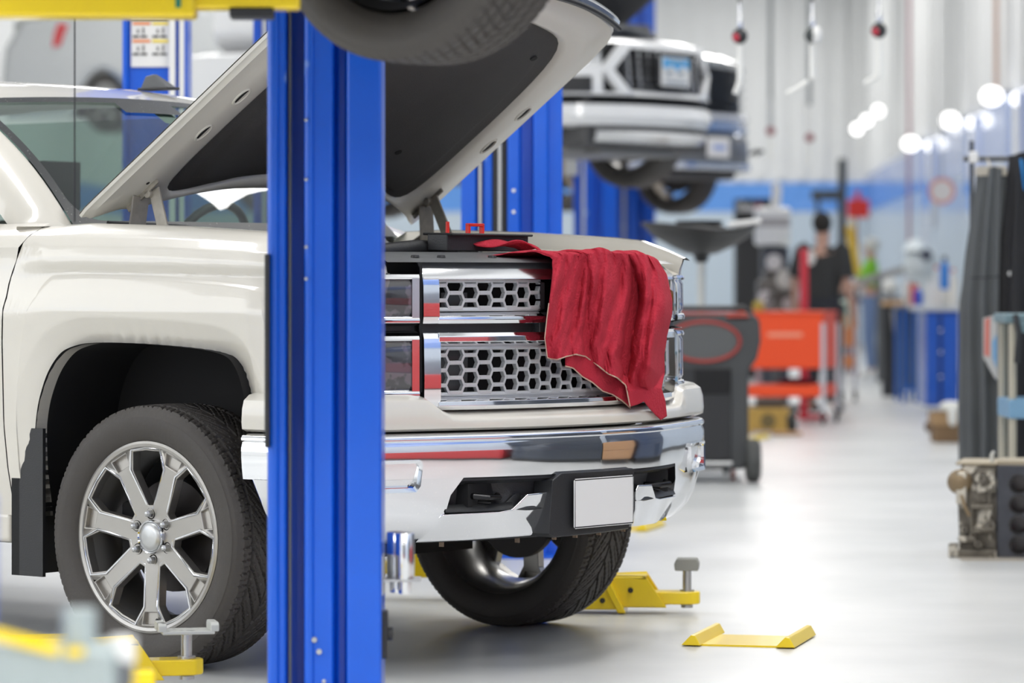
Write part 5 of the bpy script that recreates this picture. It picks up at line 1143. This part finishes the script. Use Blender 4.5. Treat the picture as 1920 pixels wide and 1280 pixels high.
obj('lamp_disc', MB().lathe([(.001, -.02), (.05, -.02), (.055, 0)], 20, 'y', (22 * K, -.01, Z5(452))), mat('pale_lamp', (.8, .82, .78), .3), t)
t = thing('shelf_unit', 'black wall shelf with pale and pink bottles above the grey blue wall', 'shelf', (at(1425, 0, 44).x, 44, 0))
K = 44 / FP; Z6 = lambda y: EYE - (y - HORIZ) / FP * 44
obj('shelf_board', MB().box(-45 * K, 28 * K, 0, .4, Z6(402), Z6(397)).box(-45 * K, 28 * K, .38, .4, 0, Z6(372)).box(-36 * K, 26 * K, 0, .4, Z6(376), Z6(372)), mat('shelf_black', (.03, .03, .032), .6), t)
obj('upright', MB().box(-45 * K, -42 * K, 0, .1, 0, Z6(376)), mat('shelf_black', (0, 0, 0)), t); obj('upright', MB().box(25 * K, 28 * K, 0, .1, 0, Z6(376)), mat('shelf_black', (0, 0, 0)), t)
for i, (x, c_, lb, h_) in enumerate(((1392, (.75, .75, .75), 'white bottle on the black wall shelf, leftmost', .13), (1408, (.8, .8, .82), 'white box on the black wall shelf, beside the pink one', .11), (1424, (.7, .30, .38), 'pink box on the black wall shelf', .12))):
    m_ = mat('bottle_colour_%d' % i, c_, .5)
    small('storage_bottle', lb, 'bottle', (at(x, 0, 44).x, 44.12, Z6(396)), [('bottle', MB().lathe([(.001, 0), (.05, 0), (.05, h_ * .6), (.02, h_ * .8), (.02, h_), (.001, h_)], 14), m_, 0)], 'bottles on the black wall shelf')
t = thing('tool_tower', 'tall dark machine column rising beside the red wall box in the far corner', 'machine', (at(1560, 0, 47).x, 47, 0))
K = 47 / FP; Z7 = lambda y: EYE - (y - HORIZ) / FP * 47
obj('column', MB().box(12 * K, 27 * K, 0, .15, 0, Z7(297)), mat('tower_dark', (.05, .06, .065), .5), t, bevel=.02)
obj('cross_arm', MB().box(-38 * K, 16 * K, -.02, .12, Z7(375), Z7(356)).box(-30 * K, -22 * K, 0, .1, 0, Z7(370)), mat('tower_dark', (0, 0, 0)), t, bevel=.02)
t = thing('red_wall_box', 'red box with a short stem near the far corner', 'box', (at(1605, 0, 46).x, 46, 0)); K = 46 / FP; Z8 = lambda y: EYE - (y - HORIZ) / FP * 46
obj('box', MB().box(-15 * K, 25 * K, 0, .12, Z8(408), Z8(374)), REDP, t, bevel=.01); obj('stem', MB().box(-1 * K, 8 * K, 0, .08, Z8(376), Z8(358)), REDP, t); obj('post', MB().box(0, 4 * K, .02, .06, 0, Z8(405)), mat('maroon_post', (.20, .05, .06), .5), t)
t = thing('crane_post', 'bright red steel post standing upright behind the orange cart', 'post', (at(1508, 0, 31.2).x, 31.2, 0)); 
obj('post', MB().box(-.036, .036, 0, .07, .03, EYE + (530 - 466) / FP * 31.2), mat('crane_red', (.55, .03, .05), .35), t, bevel=.008); obj('foot', MB().box(-.2, .2, -.05, .3, 0, .04), mat('crane_red', (0, 0, 0)), t)
# ================================================================== people
def figure(name, label, p, rz, joints, links, radii, clothes):
    """one skinned body; every garment is a skinned shell over some of the same bones"""
    t = thing(name, label, 'person', p, rz)
    def skin(nm, ids, lk, grow, m, par):
        idx = {j: i for i, j in enumerate(ids)}
        me = bpy.data.meshes.new(nm); me.from_pydata([joints[j] for j in ids], [(idx[a], idx[b]) for a, b in lk], []); 
        o = link(nm, me, m, par); q = o.modifiers.new('skin', 'SKIN'); q.use_smooth_shade = True
        for i, j in enumerate(ids):
            d_ = me.skin_vertices[0].data[i]; r_ = radii[j]; r_ = r_ if isinstance(r_, tuple) else (r_, r_); d_.radius = (r_[0] + grow, r_[1] + grow); d_.use_root = (i == 0)
        s2_ = o.modifiers.new('sub', 'SUBSURF'); s2_.levels = 2; s2_.render_levels = 2; return o
    body = skin('body', list(joints), links, 0, SKIN, t)
    for nm, ids, grow, m in clothes:
        skin(nm, ids, [l for l in links if l[0] in ids and l[1] in ids], grow, m, t)
    return t
def human(h, pose='stand'):
    s_ = h / 1.78; J = {'pelvis': (0, 0, .96), 'waist': (0, .0, 1.10), 'chest': (0, .01, 1.30), 'neck': (0, .01, 1.49), 'head0': (0, -.0, 1.58), 'head1': (0, -.01, 1.70),
         'hipL': (-.09, 0, .90), 'kneeL': (-.10, -.02, .50), 'ankL': (-.11, .02, .09), 'toeL': (-.12, -.13, .03), 'hipR': (.09, 0, .90), 'kneeR': (.10, -.02, .50), 'ankR': (.11, .02, .09), 'toeR': (.12, -.13, .03),
         'shL': (-.18, .01, 1.43), 'elL': (-.24, .02, 1.15), 'wrL': (-.25, -.08, .92), 'haL': (-.25, -.12, .84), 'shR': (.18, .01, 1.43), 'elR': (.24, .02, 1.15), 'wrR': (.25, -.08, .92), 'haR': (.25, -.12, .84)}
    rd = {'pelvis': (.14, .10), 'waist': (.125, .095), 'chest': (.15, .10), 'neck': .055, 'head0': (.068, .075), 'head1': (.078, .085), 'hipL': .085, 'kneeL': .058, 'ankL': .04, 'toeL': (.042, .025), 'hipR': .085, 'kneeR': .058, 'ankR': .04, 'toeR': (.042, .025),
          'shL': .06, 'elL': .042, 'wrL': .028, 'haL': (.04, .02), 'shR': .06, 'elR': .042, 'wrR': .028, 'haR': (.04, .02)}
    lk = [('pelvis', 'waist'), ('waist', 'chest'), ('chest', 'neck'), ('neck', 'head0'), ('head0', 'head1')]
    for q in 'LR': lk += [('pelvis', 'hip' + q), ('hip' + q, 'knee' + q), ('knee' + q, 'ank' + q), ('ank' + q, 'toe' + q), ('chest', 'sh' + q), ('sh' + q, 'el' + q), ('el' + q, 'wr' + q), ('wr' + q, 'ha' + q)]
    if pose == 'reach':
        J['elL'] = (-.24, -.12, 1.20); J['wrL'] = (-.14, -.36, 1.16); J['haL'] = (-.10, -.44, 1.16); J['elR'] = (.26, -.10, 1.18); J['wrR'] = (.16, -.34, 1.12); J['haR'] = (.12, -.42, 1.12)
    for q in 'LR':                               # five fingers per hand
        hx_, hy_, hz_ = J['ha' + q]; wx, wy, wz = J['wr' + q]; d_ = Vector((hx_ - wx, hy_ - wy, hz_ - wz)).normalized(); sd = Vector((0, 1, .3)).cross(d_).normalized() if pose != 'reach' else Vector((1, 0, 0)); up = d_.cross(sd)
        for i, (o, ln) in enumerate(((-.030, .07), (-.010, .085), (.010, .08), (.030, .06))):
            a = Vector(J['ha' + q]) + up * o + d_ * .02; b_ = a + d_ * ln * .55; c_ = b_ + d_ * ln * .35 + sd * .015
            J['f%d%s' % (i, q)] = tuple(b_); J['g%d%s' % (i, q)] = tuple(c_); rd['f%d%s' % (i, q)] = .009; rd['g%d%s' % (i, q)] = .008; lk += [('ha' + q, 'f%d%s' % (i, q)), ('f%d%s' % (i, q), 'g%d%s' % (i, q))]
        a = Vector(J['wr' + q]).lerp(Vector(J['ha' + q]), .4) + up * -.045 + d_ * .02; J['th' + q] = tuple(a); rd['th' + q] = .011; lk.append(('wr' + q, 'th' + q))
    J = {k_: (v_[0] * s_, v_[1] * s_, v_[2] * s_) for k_, v_ in J.items()}
    return J, rd, lk
TORSO = ['chest', 'waist', 'shL', 'shR', 'neck']; LEGS = ['pelvis', 'hipL', 'kneeL', 'ankL', 'hipR', 'kneeR', 'ankR', 'waist']
def head_bits(t, h, hair, m_hair):
    s_ = h / 1.78; z = 1.66 * s_
    obj('hair', MB().sphere((0, .02, z + .02), .103, 10, (.86, 1.0, 1.0)), m_hair, t, smooth=60)
    return t
J, rd, lk = human(1.84); J['head1'] = (.02, -.03, 1.75); 
J['elR'] = (.27, .03, 1.20); J['wrR'] = (.30, -.05, .96); J['haR'] = (.31, -.10, .88)
bp_ = figure('person', 'person in black short sleeved shirt and dark trousers standing behind the orange cart', (at(1543, 0, 32.5).x, 32.5, 0), R(150), J, lk, rd,
    [('shirt', ['chest', 'waist', 'pelvis', 'shL', 'shR'], .035, mat('black_shirt', (.035, .037, .038), .9)), ('trousers', LEGS, .02, mat('dark_trousers', (.025, .028, .036), .9)), ('shoe', ['ankL', 'toeL'], .012, BLACK), ('shoe', ['ankR', 'toeR'], .012, BLACK)])
head_bits(bp_, 1.84, 0, mat('dark_hair', (.02, .018, .016), .8))
for s_, nm in ((-1, 'sleeve'), (1, 'sleeve')):
    q = 'L' if s_ < 0 else 'R'; a, b_ = Vector(J['sh' + q]), Vector(J['el' + q]); obj(nm, MB().tube([a + Vector((-s_ * .04, 0, .03)), a, a.lerp(b_, .5), a.lerp(b_, .85)], [.07, .088, .085, .08], 14), mat('black_shirt', (0, 0, 0)), bp_, smooth=60)
obj('back_print', MB().lathe([(.001, .152), (1, .150)], 24, 'y').map(lambda x, y, z: (x * .045 + .05, y, z * .07 + 1.42)), mat('print_white', (.75, .74, .72), .6), bp_)
obj('face_features', MB().sphere((0, -.098, 1.685), .016, 6, (.8, 1, 1.4)).sphere((-.032, -.085, 1.71), .010, 6).sphere((.032, -.085, 1.71), .010, 6).box(-.025, .025, -.092, -.085, 1.645, 1.652), SKIN, bp_)
J, rd, lk = human(1.76, 'reach')
gp = figure('person', 'person in green yellow safety top and blue jeans working at the bench', (at(1632, 0, 45).x, 45, 0), R(-100), J, lk, rd,
    [('safety_top', ['chest', 'waist', 'shL', 'shR', 'elL', 'elR'], .03, mat('safety_green', (.20, .50, .03), .8)), ('jeans', LEGS, .02, mat('blue_jeans', (.16, .23, .40), .9)), ('shoe', ['ankL', 'toeL'], .012, BLACK), ('shoe', ['ankR', 'toeR'], .012, WHITE)])
head_bits(gp, 1.76, 0, mat('grey_hair', (.6, .6, .57), .8))
obj('yellow_stripe', MB().lathe([(.20, 1.20), (.20, 1.26)], 24).map(lambda x, y, z: (x, y * .72, z)), mat('safety_yellow', (.85, .60, .10), .7), gp)
obj('face_features', MB().sphere((0, -.098, 1.62), .016, 6, (.8, 1, 1.4)).sphere((-.032, -.085, 1.65), .010, 6).sphere((.032, -.085, 1.65), .010, 6).box(-.025, .025, -.092, -.085, 1.585, 1.592), SKIN, gp)
# ================================================================== right hand side: bench things
def px(x, D): return (x - 960) / FP * D
t = thing('trash_bin', 'tall black cylindrical bin standing before the blue benches', 'bin', (px(1672, 37.5), 37.5, 0))
obj('bin_body', MB().lathe([(.001, 0), (.105, 0), (.118, 1.0), (.122, 1.02), (.112, 1.02), (.10, .2), (.001, .2)], 28).map(lambda x, y, z: (x * 1.0, y, z * .93)), mat('bin_black', (.018, .02, .024), .35), t)
obj('bin_liner', MB().tube([(-.0, -.115, .90), (.03, -.14, .7), (.06, -.13, .60)], [.02, .03, .015], 8), mat('bag_grey', (.3, .3, .3), .4), t)
small('wooden_slab', 'tan wooden slab lying across the top of the tall black bin', 'board', (px(1674, 37.5), 37.5, .951), [('slab', MB().box(-.115, .115, -.12, .1, 0, .05), mat('tan_slab', (.62, .38, .18), .6), .01)])
t = thing('blue_frame_table', 'open blue steel table with thin legs beside the tall black bin', 'table', (px(1708, 35.5), 35.5, 0)); K = 35.5 / FP
bl2 = mat('bench_blue', (.01, .12, .50), .35, 0, .3)
obj('tabletop', MB().box(-20 * K, 24 * K, 0, .7, .93, .965), mat('bench_top', (.14, .15, .18), .5), t, bevel=.004)
for x_, y_ in ((-14, .03), (10, .03), (-14, .65), (10, .65)): obj('leg', MB().box((x_ - 3.5) * K, (x_ + 3.5) * K, y_ - .02, y_ + .02, 0, .93), bl2, t, bevel=.003)
obj('back_panel', MB().box(-17 * K, 20 * K, .66, .68, .1, .93), mat('panel_greenish', (.14, .17, .17), .6), t)
obj('crossbar', MB().box(-14 * K, 10 * K, .02, .04, .12, .16), bl2, t)
t = thing('blue_cabinet', 'solid bright blue workbench cabinet with pale top next to the hanging grey cloth', 'cabinet', (px(1768, 33), 33, 0)); K = 33 / FP
CB = mat('cabinet_blue', (.004, .10, .56), .35, 0, .4)
obj('cabinet_body', MB().box(-32 * K, 30 * K, 0, .6, .05, .93), CB, t, bevel=.01)
obj('door', MB().box(-30 * K, -9 * K, -.015, .0, .08, .90), CB, t, bevel=.006); obj('door', MB().box(-1 * K, 24 * K, -.015, .0, .08, .90), CB, t, bevel=.006)
obj('door_gap', MB().box(-8 * K, -2 * K, -.006, .0, .08, .90), mat('cabinet_navy', (.01, .03, .15), .5), t)
obj('worktop', MB().box(-52 * K, 32 * K, -.06, .6, .93, .975), mat('pale_worktop', (.62, .66, .70), .35), t, bevel=.012)
for z in (.55, .75, .32): obj('knob', MB().sphere((-5 * K, -.03, z), .018, 6), CHROME, t)
# clutter on the benches
def bottle(x, D, z, w_, h_, c_, label, cat='bottle', cap=None, group=None, nm='bottle'):
    K = D / FP; r_ = w_ * K / 2; H_ = h_ * K
    t = thing(nm, label, cat, (px(x, D), D, z), 0, group)
    obj('body', MB().lathe([(.001, 0), (r_, 0), (r_, H_ * .68), (r_ * .45, H_ * .84), (r_ * .42, H_ * .86), (.001, H_ * .86)], 16), mat('c_%d_%d_%d' % tuple(int(q * 100) for q in c_), c_, .35), t)
    obj('cap', MB().lathe([(.001, H_ * .86), (r_ * .5, H_ * .86), (r_ * .5, H_), (.001, H_)], 12), cap or WHITE, t)
zc_ = .976
bottle(1771, 33.3, 1.13, 17, 62, (.02, .22, .70), 'blue bottle with dark cap standing tallest on the bench clutter', cap=BLACK)
bottle(1700, 36, .967, 13, 50, (.72, .68, .62), 'cream bottle at the left end of the blue frame table', cap=WHITE, group='bottles on the benches')
bottle(1722, 36, .967, 16, 34, (.02, .10, .65), 'short blue jar with white lid on the blue frame table', cap=WHITE, group='bottles on the benches')
bottle(1744, 33.1, zc_, 14, 52, (.80, .80, .80), 'white bottle at the left end of the pale worktop', group='bottles on the benches')
bottle(1759, 33.1, zc_, 12, 40, (.75, .72, .70), 'off white bottle second from the left on the pale worktop', group='bottles on the benches')
bottle(1788, 33.2, zc_, 16, 62, (.82, .80, .74), 'tall cream jug beside the hanging grey cloth', 'jug', group='bottles on the benches')
bottle(1756, 34.2, 1.13, 12, 44, (.80, .82, .84), 'white spray bottle left of the tall blue bottle', cap=REDP)
bottle(1787, 34.3, 1.14, 13, 36, (.75, .75, .72), 'white bottle with red cap right of the tall blue bottle', cap=REDP)
small('storage_bin', 'white plastic bin on the pale worktop under the blue bottle', 'box', (px(1770, 33.25), 33.25, zc_), [('bin', MB().box(-.06, .13, -.0, .5, 0, .15), mat('bin_white', (.75, .74, .70), .5), .01), ('lip', MB().box(-.066, .136, -.006, .506, .135, .152), WHITE, .003)])
small('red_can', 'red orange can on the bench between the black bin and pale worktop', 'can', (px(1713, 36.6), 36.6, .967), [('can', MB().lathe([(.001, .12), (.055, .12), (.055, .21), (.001, .21)], 16, 'z', (0, 0, 0)).lathe([(.001, 0), (.04, 0), (.04, .12)], 12), mat('can_red', (.75, .10, .05), .4), 0), ('cap', MB().lathe([(.001, .21), (.02, .21), (.02, .23), (.001, .23)], 10), BLACK, 0)])
t = thing('bench_grinder', 'pale grey bench machine with a round guard on the far bench', 'machine', (px(1727, 38), 38, 0)); K = 38 / FP; Zg = lambda y: EYE - (y - HORIZ) / FP * 38
obj('housing', MB().sphere((0, 0, Zg(495)), .19, 10, (1, .7, 1)).box(-.12, .12, -.1, .1, .0, Zg(520)), mat('machine_pale', (.62, .68, .70), .4), t, bevel=.01)
obj('guard', MB().lathe([(.001, -.14), (.06, -.14), (.07, -.1)], 20, 'y', (.04, 0, Zg(478))), mat('guard_dark', (.08, .09, .12), .4), t)
obj('lamp_hood', MB().lathe([(.001, .13), (.08, .11), (.15, 0)], 20, 'z', (-.05, 0, Zg(470))), mat('machine_pale', (0, 0, 0)), t)
small('long_bar', 'long grey metal bar slanting across the far bench beside the green top', 'bar', (px(1648, 43), 43, 0), [('bar', MB().bar((-.26, 0, 1.19), (.34, 0, 1.36), .05, .09), mat('bar_grey', (.30, .29, .28), .5), .01), ('foot', MB().box(-.03, .03, -.03, .03, 0, 1.26), GREYP, 0)])
t = thing('far_bench', 'dark bench with white bags on it behind the person in green', 'workbench', (px(1640, 47), 47, 0)); K = 47 / FP
obj('tabletop', MB().box(-42 * K, 55 * K, 0, .6, .93, 1.0), mat('bench_top', (0, 0, 0)), t)
for x_ in (-40, 50): obj('leg', MB().box((x_ - 3) * K, (x_ + 3) * K, 0, .6, 0, .93), mat('maroon_post', (0, 0, 0)), t)
for x_, lb, w_ in ((1606, 'white striped stack on the dark far bench', .09), (1672, 'white bag on the dark far bench at its right end', .12)):
    small('white_bag', lb, 'bag', (px(x_, 47), 47.2, 1.0), [('bag', MB().sphere((0, 0, w_), w_, 8, (1, .8, 1)), mat('bag_white', (.78, .78, .74), .7), 0), ('knot', MB().sphere((0, 0, w_ * 2), .03, 6), mat('bag_white', (0, 0, 0)), 0)])
small('yellow_vest', 'yellow vest hanging from the red wall box', 'vest', (px(1597, 45.5), 45.5, 0), [('front', MB().grid([[(-.08 + .11 * u - .02 * v * (1 - u) + .10 * v, .02 * math.sin(u * 9), 1.90 - .62 * v) for u in [q / 8 for q in range(9)]] for v in [q / 8 for q in range(9)]]), mat('vest_yellow', (.85, .58, .08), .8), 0), ('neck_strap', MB().tube([(-.05, 0, 1.88), (0, 0, 2.02), (.05, 0, 1.88)], .015, 6), mat('vest_yellow', (0, 0, 0)), 0)])
t = thing('cardboard_box', 'open brown cardboard box on the floor before the blue cabinet', 'box', (px(1780, 26.6), 26.6, 0)); K = 26.6 / FP
cb = mat('cardboard', (.42, .27, .14), .8, var=.1)
obj('carton', MB().box(-27 * K, 24 * K, 0, .3, 0, .145), mat('cardboard_dark', (.24, .15, .08), .8), t, bevel=.003)
obj('flap', MB().box(-30 * K, 24 * K, -.008, .0, .13, .235), cb, t, bevel=.002); obj('flap', MB().box(-31 * K, -29 * K, .0, .3, .13, .22), cb, t)
small('white_bag', 'crumpled white bag spilling out of the cardboard box', 'bag', (px(1783, 26.6), 26.55, .16), [('bag', MB().sphere((0, -.05, .04), .04, 10, (.9, .8, 1.9)).sphere((0, .03, .11), .07, 8, (1.3, 1, .6)), mat('bag_white', (0, 0, 0)), 0)])
small('brown_sack', 'small dark brown sack slumped at the left of the cardboard box', 'sack', (px(1745, 28.5), 28.5, 0), [('sack', MB().sphere((0, 0, .045), .05, 10, (1, 1, 1)), mat('sack_brown', (.14, .09, .06), .9), 0), ('tie', MB().tube([(0, 0, .12), (.03, 0, .17)], .015, 6), mat('sack_brown', (0, 0, 0)), 0)])
# sign on the wall
sgp = hall(AR - .10, 35.5, 0); t = thing('round_wall_sign', 'round red ringed sign on the pale blue wall left of the hanging cloth', 'sign', (px(1766, 34.5), 34.5, EYE + (530 - 358) / FP * 34.5), R(-8))
obj('disc', MB().lathe([(.001, 0), (.13, 0), (.13, .02), (.001, .02)], 32, 'y'), mat('sign_pale', (.75, .72, .70), .5), t)
obj('ring', MB().lathe([(.10, -.004), (.132, -.004), (.132, .0), (.10, .0)], 32, 'y', close=True), mat('sign_red', (.70, .30, .28), .5), t)
obj('hanger', MB().box(-.006, .006, .01, .02, .12, .75), GREYP, t)
# ================================================================== hanging cloths, trolley and engine block at the right edge
D = 18.0; K = D / FP; Zc = lambda y: EYE - (y - HORIZ) / FP * 18.0
rk = thing('clothes_rack', 'steel rack that carries the hanging grey cloth and black jacket', 'rack', (px(1880, D), D, 0))
obj('rail', MB().tube([(-68 * K, .12, Zc(296)), (120 * K, .12, Zc(296))], .014, 10), GREYP, rk)
for x_ in (-52, 116): obj('upright', MB().tube([(x_ * K, .12, .03), (x_ * K, .12, Zc(262) if x_ < 0 else Zc(296))], .012, 8), GREYP, rk); obj('foot', MB().box(x_ * K - .02, x_ * K + .02, -.15, .4, 0, .03), GREYP, rk)
obj('white_cap', MB().box(-58 * K, -40 * K, .10, .14, Zc(305), Zc(282)), WHITE, rk, bevel=.01)
def hangcloth(name, label, x0t, x1t, x0b, x1b, yt, yb, m, folds, dep, seed, y0=0.):
    t = thing(name, label, 'work clothes', (px((x0b + x1b) / 2, D), D + y0, 0)); xc = (x0b + x1b) / 2; rows = []
    for j in range(41):
        v = j / 40; row = []; x0 = x0t + (x0b - x0t) * min(1, v * 2.2); x1 = x1t + (x1b - x1t) * min(1, v * 2.2)
        for i in range(97):
            u = i / 96; a = 2 * math.pi * u; cx, sy = -math.cos(a), -math.sin(a)
            f = math.sin(a * folds + seed + .5 * math.sin(v * 4 + seed)) * (.010 + .018 * min(1, v * 1.4)) + .006 * noise.noise(Vector((u * 30, v * 5, seed)))
            row.append((((x0 + x1) / 2 - xc + (x1 - x0) / 2 * cx) * K + cx * f, sy * (dep * (.6 + .4 * v) + f) , Zc(yt + (yb - yt) * v + 4 * math.sin(a * 3 + seed) * v - (1 - v) * 10 * (1 - abs(cx)))))
        rows.append(row)
    obj('fabric', MB().grid(rows), m, t, smooth=80); return t
GC = mat('grey_canvas', (.105, .112, .115), .85, var=.15, vscale=3, bump=.3, bscale=60)
gc = hangcloth('hanging_coverall', 'long pleated dark grey cloth hanging at the right edge above the engine block', 1836, 1886, 1806, 1880, 322, 868, GC, 9, .12, 1.3)
obj('tan_hanger', MB().box(-12 * K, 42 * K, -.06, .06, Zc(330), Zc(312)).tube([(14 * K, 0, Zc(312)), (14 * K, .12, Zc(296))], .006, 6), mat('tan_canvas', (.50, .46, .38), .8), gc, bevel=.012)
obj('knee_seam', MB().tube([(-30 * K, -.13, Zc(521)), (0, -.145, Zc(520)), (28 * K, -.13, Zc(518))], .003, 6), DARK, gc)
obj('button', MB().sphere((47 * K, -.10, Zc(513)), .014, 6), WHITE, gc)
tg = obj('printed_tag', prism([(-8 * K, Zc(596)), (14 * K, Zc(590)), (18 * K, Zc(600)), (19 * K, Zc(711)), (13 * K, Zc(706)), (-8 * K, Zc(668))], -.170, -.166, 'xz'), mat('tag_grey', (.50, .50, .48), .6), gc)
obj('tag_red_print', prism([(-5 * K, Zc(598)), (5 * K, Zc(594)), (4 * K, Zc(668)), (-6 * K, Zc(664))], -.173, -.171, 'xz'), mat('tag_red', (.62, .20, .16), .6), tg)
obj('tag_blue_print', prism([(9 * K, Zc(640)), (17 * K, Zc(625)), (17 * K, Zc(690)), (10 * K, Zc(670))], -.173, -.171, 'xz'), mat('tag_blue', (.15, .35, .60), .6), tg)
JK = mat('black_jacket', (.018, .018, .02), .8, var=.2, bump=.3)
jk = hangcloth('hanging_jacket', 'black jacket with blue stripe hanging at the far right edge beside the grey cloth', 1893, 1965, 1872, 1975, 292, 866, JK, 6, .10, 2.1, -.05)
obj('blue_stripe', MB().grid([[((1903 + 7 * v + 4 * u - 1923.5) * K, -.125 - .0 * u, Zc(300 + 58 * v)) for u in (0, 1)] for v in (0, .5, 1)]), mat('stripe_blue', (.01, .25, .65), .6), jk, solid=.004)
obj('collar', MB().box(-18 * K, 25 * K, -.06, .05, Zc(305), Zc(286)), JK, jk, bevel=.03); obj('toggle', MB().sphere((-2 * K, -.12, Zc(305)), .012, 6), WHITE, jk)
D = 16.6; K = D / FP; Zt = lambda y: EYE - (y - HORIZ) / FP * 16.6
t = thing('tray_trolley', 'trolley with grey blue trays and a pale post at the right edge', 'trolley', (px(1930, D), D, 0)); TB = mat('tray_blue_grey', (.17, .26, .29), .45)
obj('top_tray', MB().box(-46 * K, 90 * K, 0, .40, Zt(606), Zt(588)).box(-20 * K, 90 * K, -.01, .01, Zt(624), Zt(604)), TB, t, bevel=.01)
obj('lower_tray', MB().box(-38 * K, 90 * K, 0, .40, Zt(785), Zt(748)), mat('tray_light_blue', (.20, .38, .56), .4), t, bevel=.01)
for x_, y_ in ((-30, .03), (85, .03), (-30, .37), (85, .37)):
    obj('post', MB().tube([(x_ * K, y_, .08), (x_ * K, y_, Zt(606))], .019, 12), mat('tan_post', (.48, .45, .36), .5), t); obj('caster', MB().lathe([(.001, -.013), (.04, -.013), (.04, .013), (.001, .013)], 16, 'x', (x_ * K, y_, .04)), BLACK, t)
obj('hanging_hose', MB().tube([(-28 * K, -.03, Zt(590)), (-22 * K, -.05, Zt(625)), (-26 * K, -.04, Zt(680))], .014, 8), BLACK, t)
# engine block
D = 15.5; K = D / FP; Ze = lambda y: EYE - (y - HORIZ) / FP * 15.5
eb = thing('engine_block', 'bare engine block with four open cylinder bores standing on the floor at the right', 'engine', (px(1870, D), D, 0), R(-12))
CI = mat('cast_block', (.16, .145, .12), .45, .6, var=.7, vscale=16, bump=.6, bscale=40, dirt=((.62, .58, .50), 11, .54))
DK = mat('deck_metal', (.085, .09, .105), .4, .7, var=.3, vscale=20)
hgt = Ze(872); sd = -75 * K
obj('block_side', prism([(sd + .01, .03), (-.0, .03), (0, hgt), (sd + .02, hgt), (sd, hgt - .05), (sd - .0, hgt - .10)], .0, .36, 'xz'), CI, eb, bevel=.008)
holes = [[(40 * K + 16.5 * K * math.cos(q * math.pi / 14), hgt - dz + 16.5 * K * math.sin(q * math.pi / 14)) for q in range(28)] for dz in (.080, .168, .256, .343)]
obj('cylinder_deck', prism([(0, .0), (80 * K, .0), (84 * K, .03), (84 * K, hgt), (0, hgt)], -.02, .02, 'xz', holes=holes), DK, eb, bevel=.002)
for i, hq_ in enumerate(holes):
    cz = hgt - (.080, .168, .256, .343)[i]
    obj('cylinder_bore', MB().lathe([(16.5 * K, -.02), (16.5 * K, .16), (.001, .16)], 28, 'y', (40 * K, 0, cz)), mat('bore_metal', (.10, .10, .10), .2, .9), eb)
    obj('bore_rim', MB().lathe([(16.5 * K, -.022), (19.5 * K, -.022), (19.5 * K, -.018)], 28, 'y', (40 * K, 0, cz)), mat('rim_dark', (.035, .035, .04), .5), eb)
obj('deck_body', MB().box(.0, 84 * K, .17, .36, 0, hgt), DK, eb)
rb = []
for x_, z_, w_, h_, d_ in ((-66, .30, 20, 60, .05), (-20, .33, 34, 42, .03), (-28, .22, 46, 10, .05), (-22, .12, 40, 8, .06), (-48, .16, 8, 60, .045), (-14, .26, 10, 90, .03), (-55, .08, 34, 12, .05)):
    obj('casting_rib', MB().cbox((x_ * K, -d_ / 2 + .005, z_), w_ * K, d_, h_ * K), CI, eb, bevel=.006)
for x_, z_, r_ in ((-30, .345, .022), (-9, .30, .018), (-34, .06, .018), (-60, .12, .016), (-12, .14, .024)):
    obj('casting_boss', MB().lathe([(.006, -.055), (r_, -.055), (r_ * 1.1, 0), (r_ * .4, 0)], 16, 'y', (x_ * K, 0, z_)), CI, eb)
obj('water_pump_housing', MB().sphere((-70 * K, -.01, .325), .055, 10, (1, .8, 1)), mat('tan_casting', (.26, .19, .11), .5, .3), eb)
obj('oil_pipe', MB().tube([(-66 * K, -.04, .27), (-58 * K, -.06, .22), (-50 * K, -.06, .18)], .008, 8), mat('tan_casting', (0, 0, 0)), eb)
obj('base_flange', MB().box(sd - .03, .0, -.05, .36, 0, .035).box(sd - .035, sd, -.05, .02, .0, .06), CI, eb, bevel=.006)
obj('top_gasket', MB().box(sd - .005, .0, -.01, .36, hgt, hgt + .012).box(.0, 84 * K, -.0, .3, hgt, hgt + .02), mat('gasket_tan', (.42, .36, .26), .6), eb, bevel=.003)
obj('sensor', MB().box(-15 * K, -8 * K, .02, .06, hgt + .01, hgt + .05).box(-12 * K, -6 * K, .02, .05, hgt + .045, hgt + .06), mat('sensor_white', (.6, .6, .56), .5), eb, bevel=.004)
small('oil_stain_mat', 'thin dark tan mat under the bare engine block', 'mat', (px(1885, 15.4), 15.4, 0), [('mat', MB().box(-.20, .5, -.12, .4, 0.0, .002), mat('stained_mat', (.42, .38, .32), .6, var=.3, vscale=9), 0)])
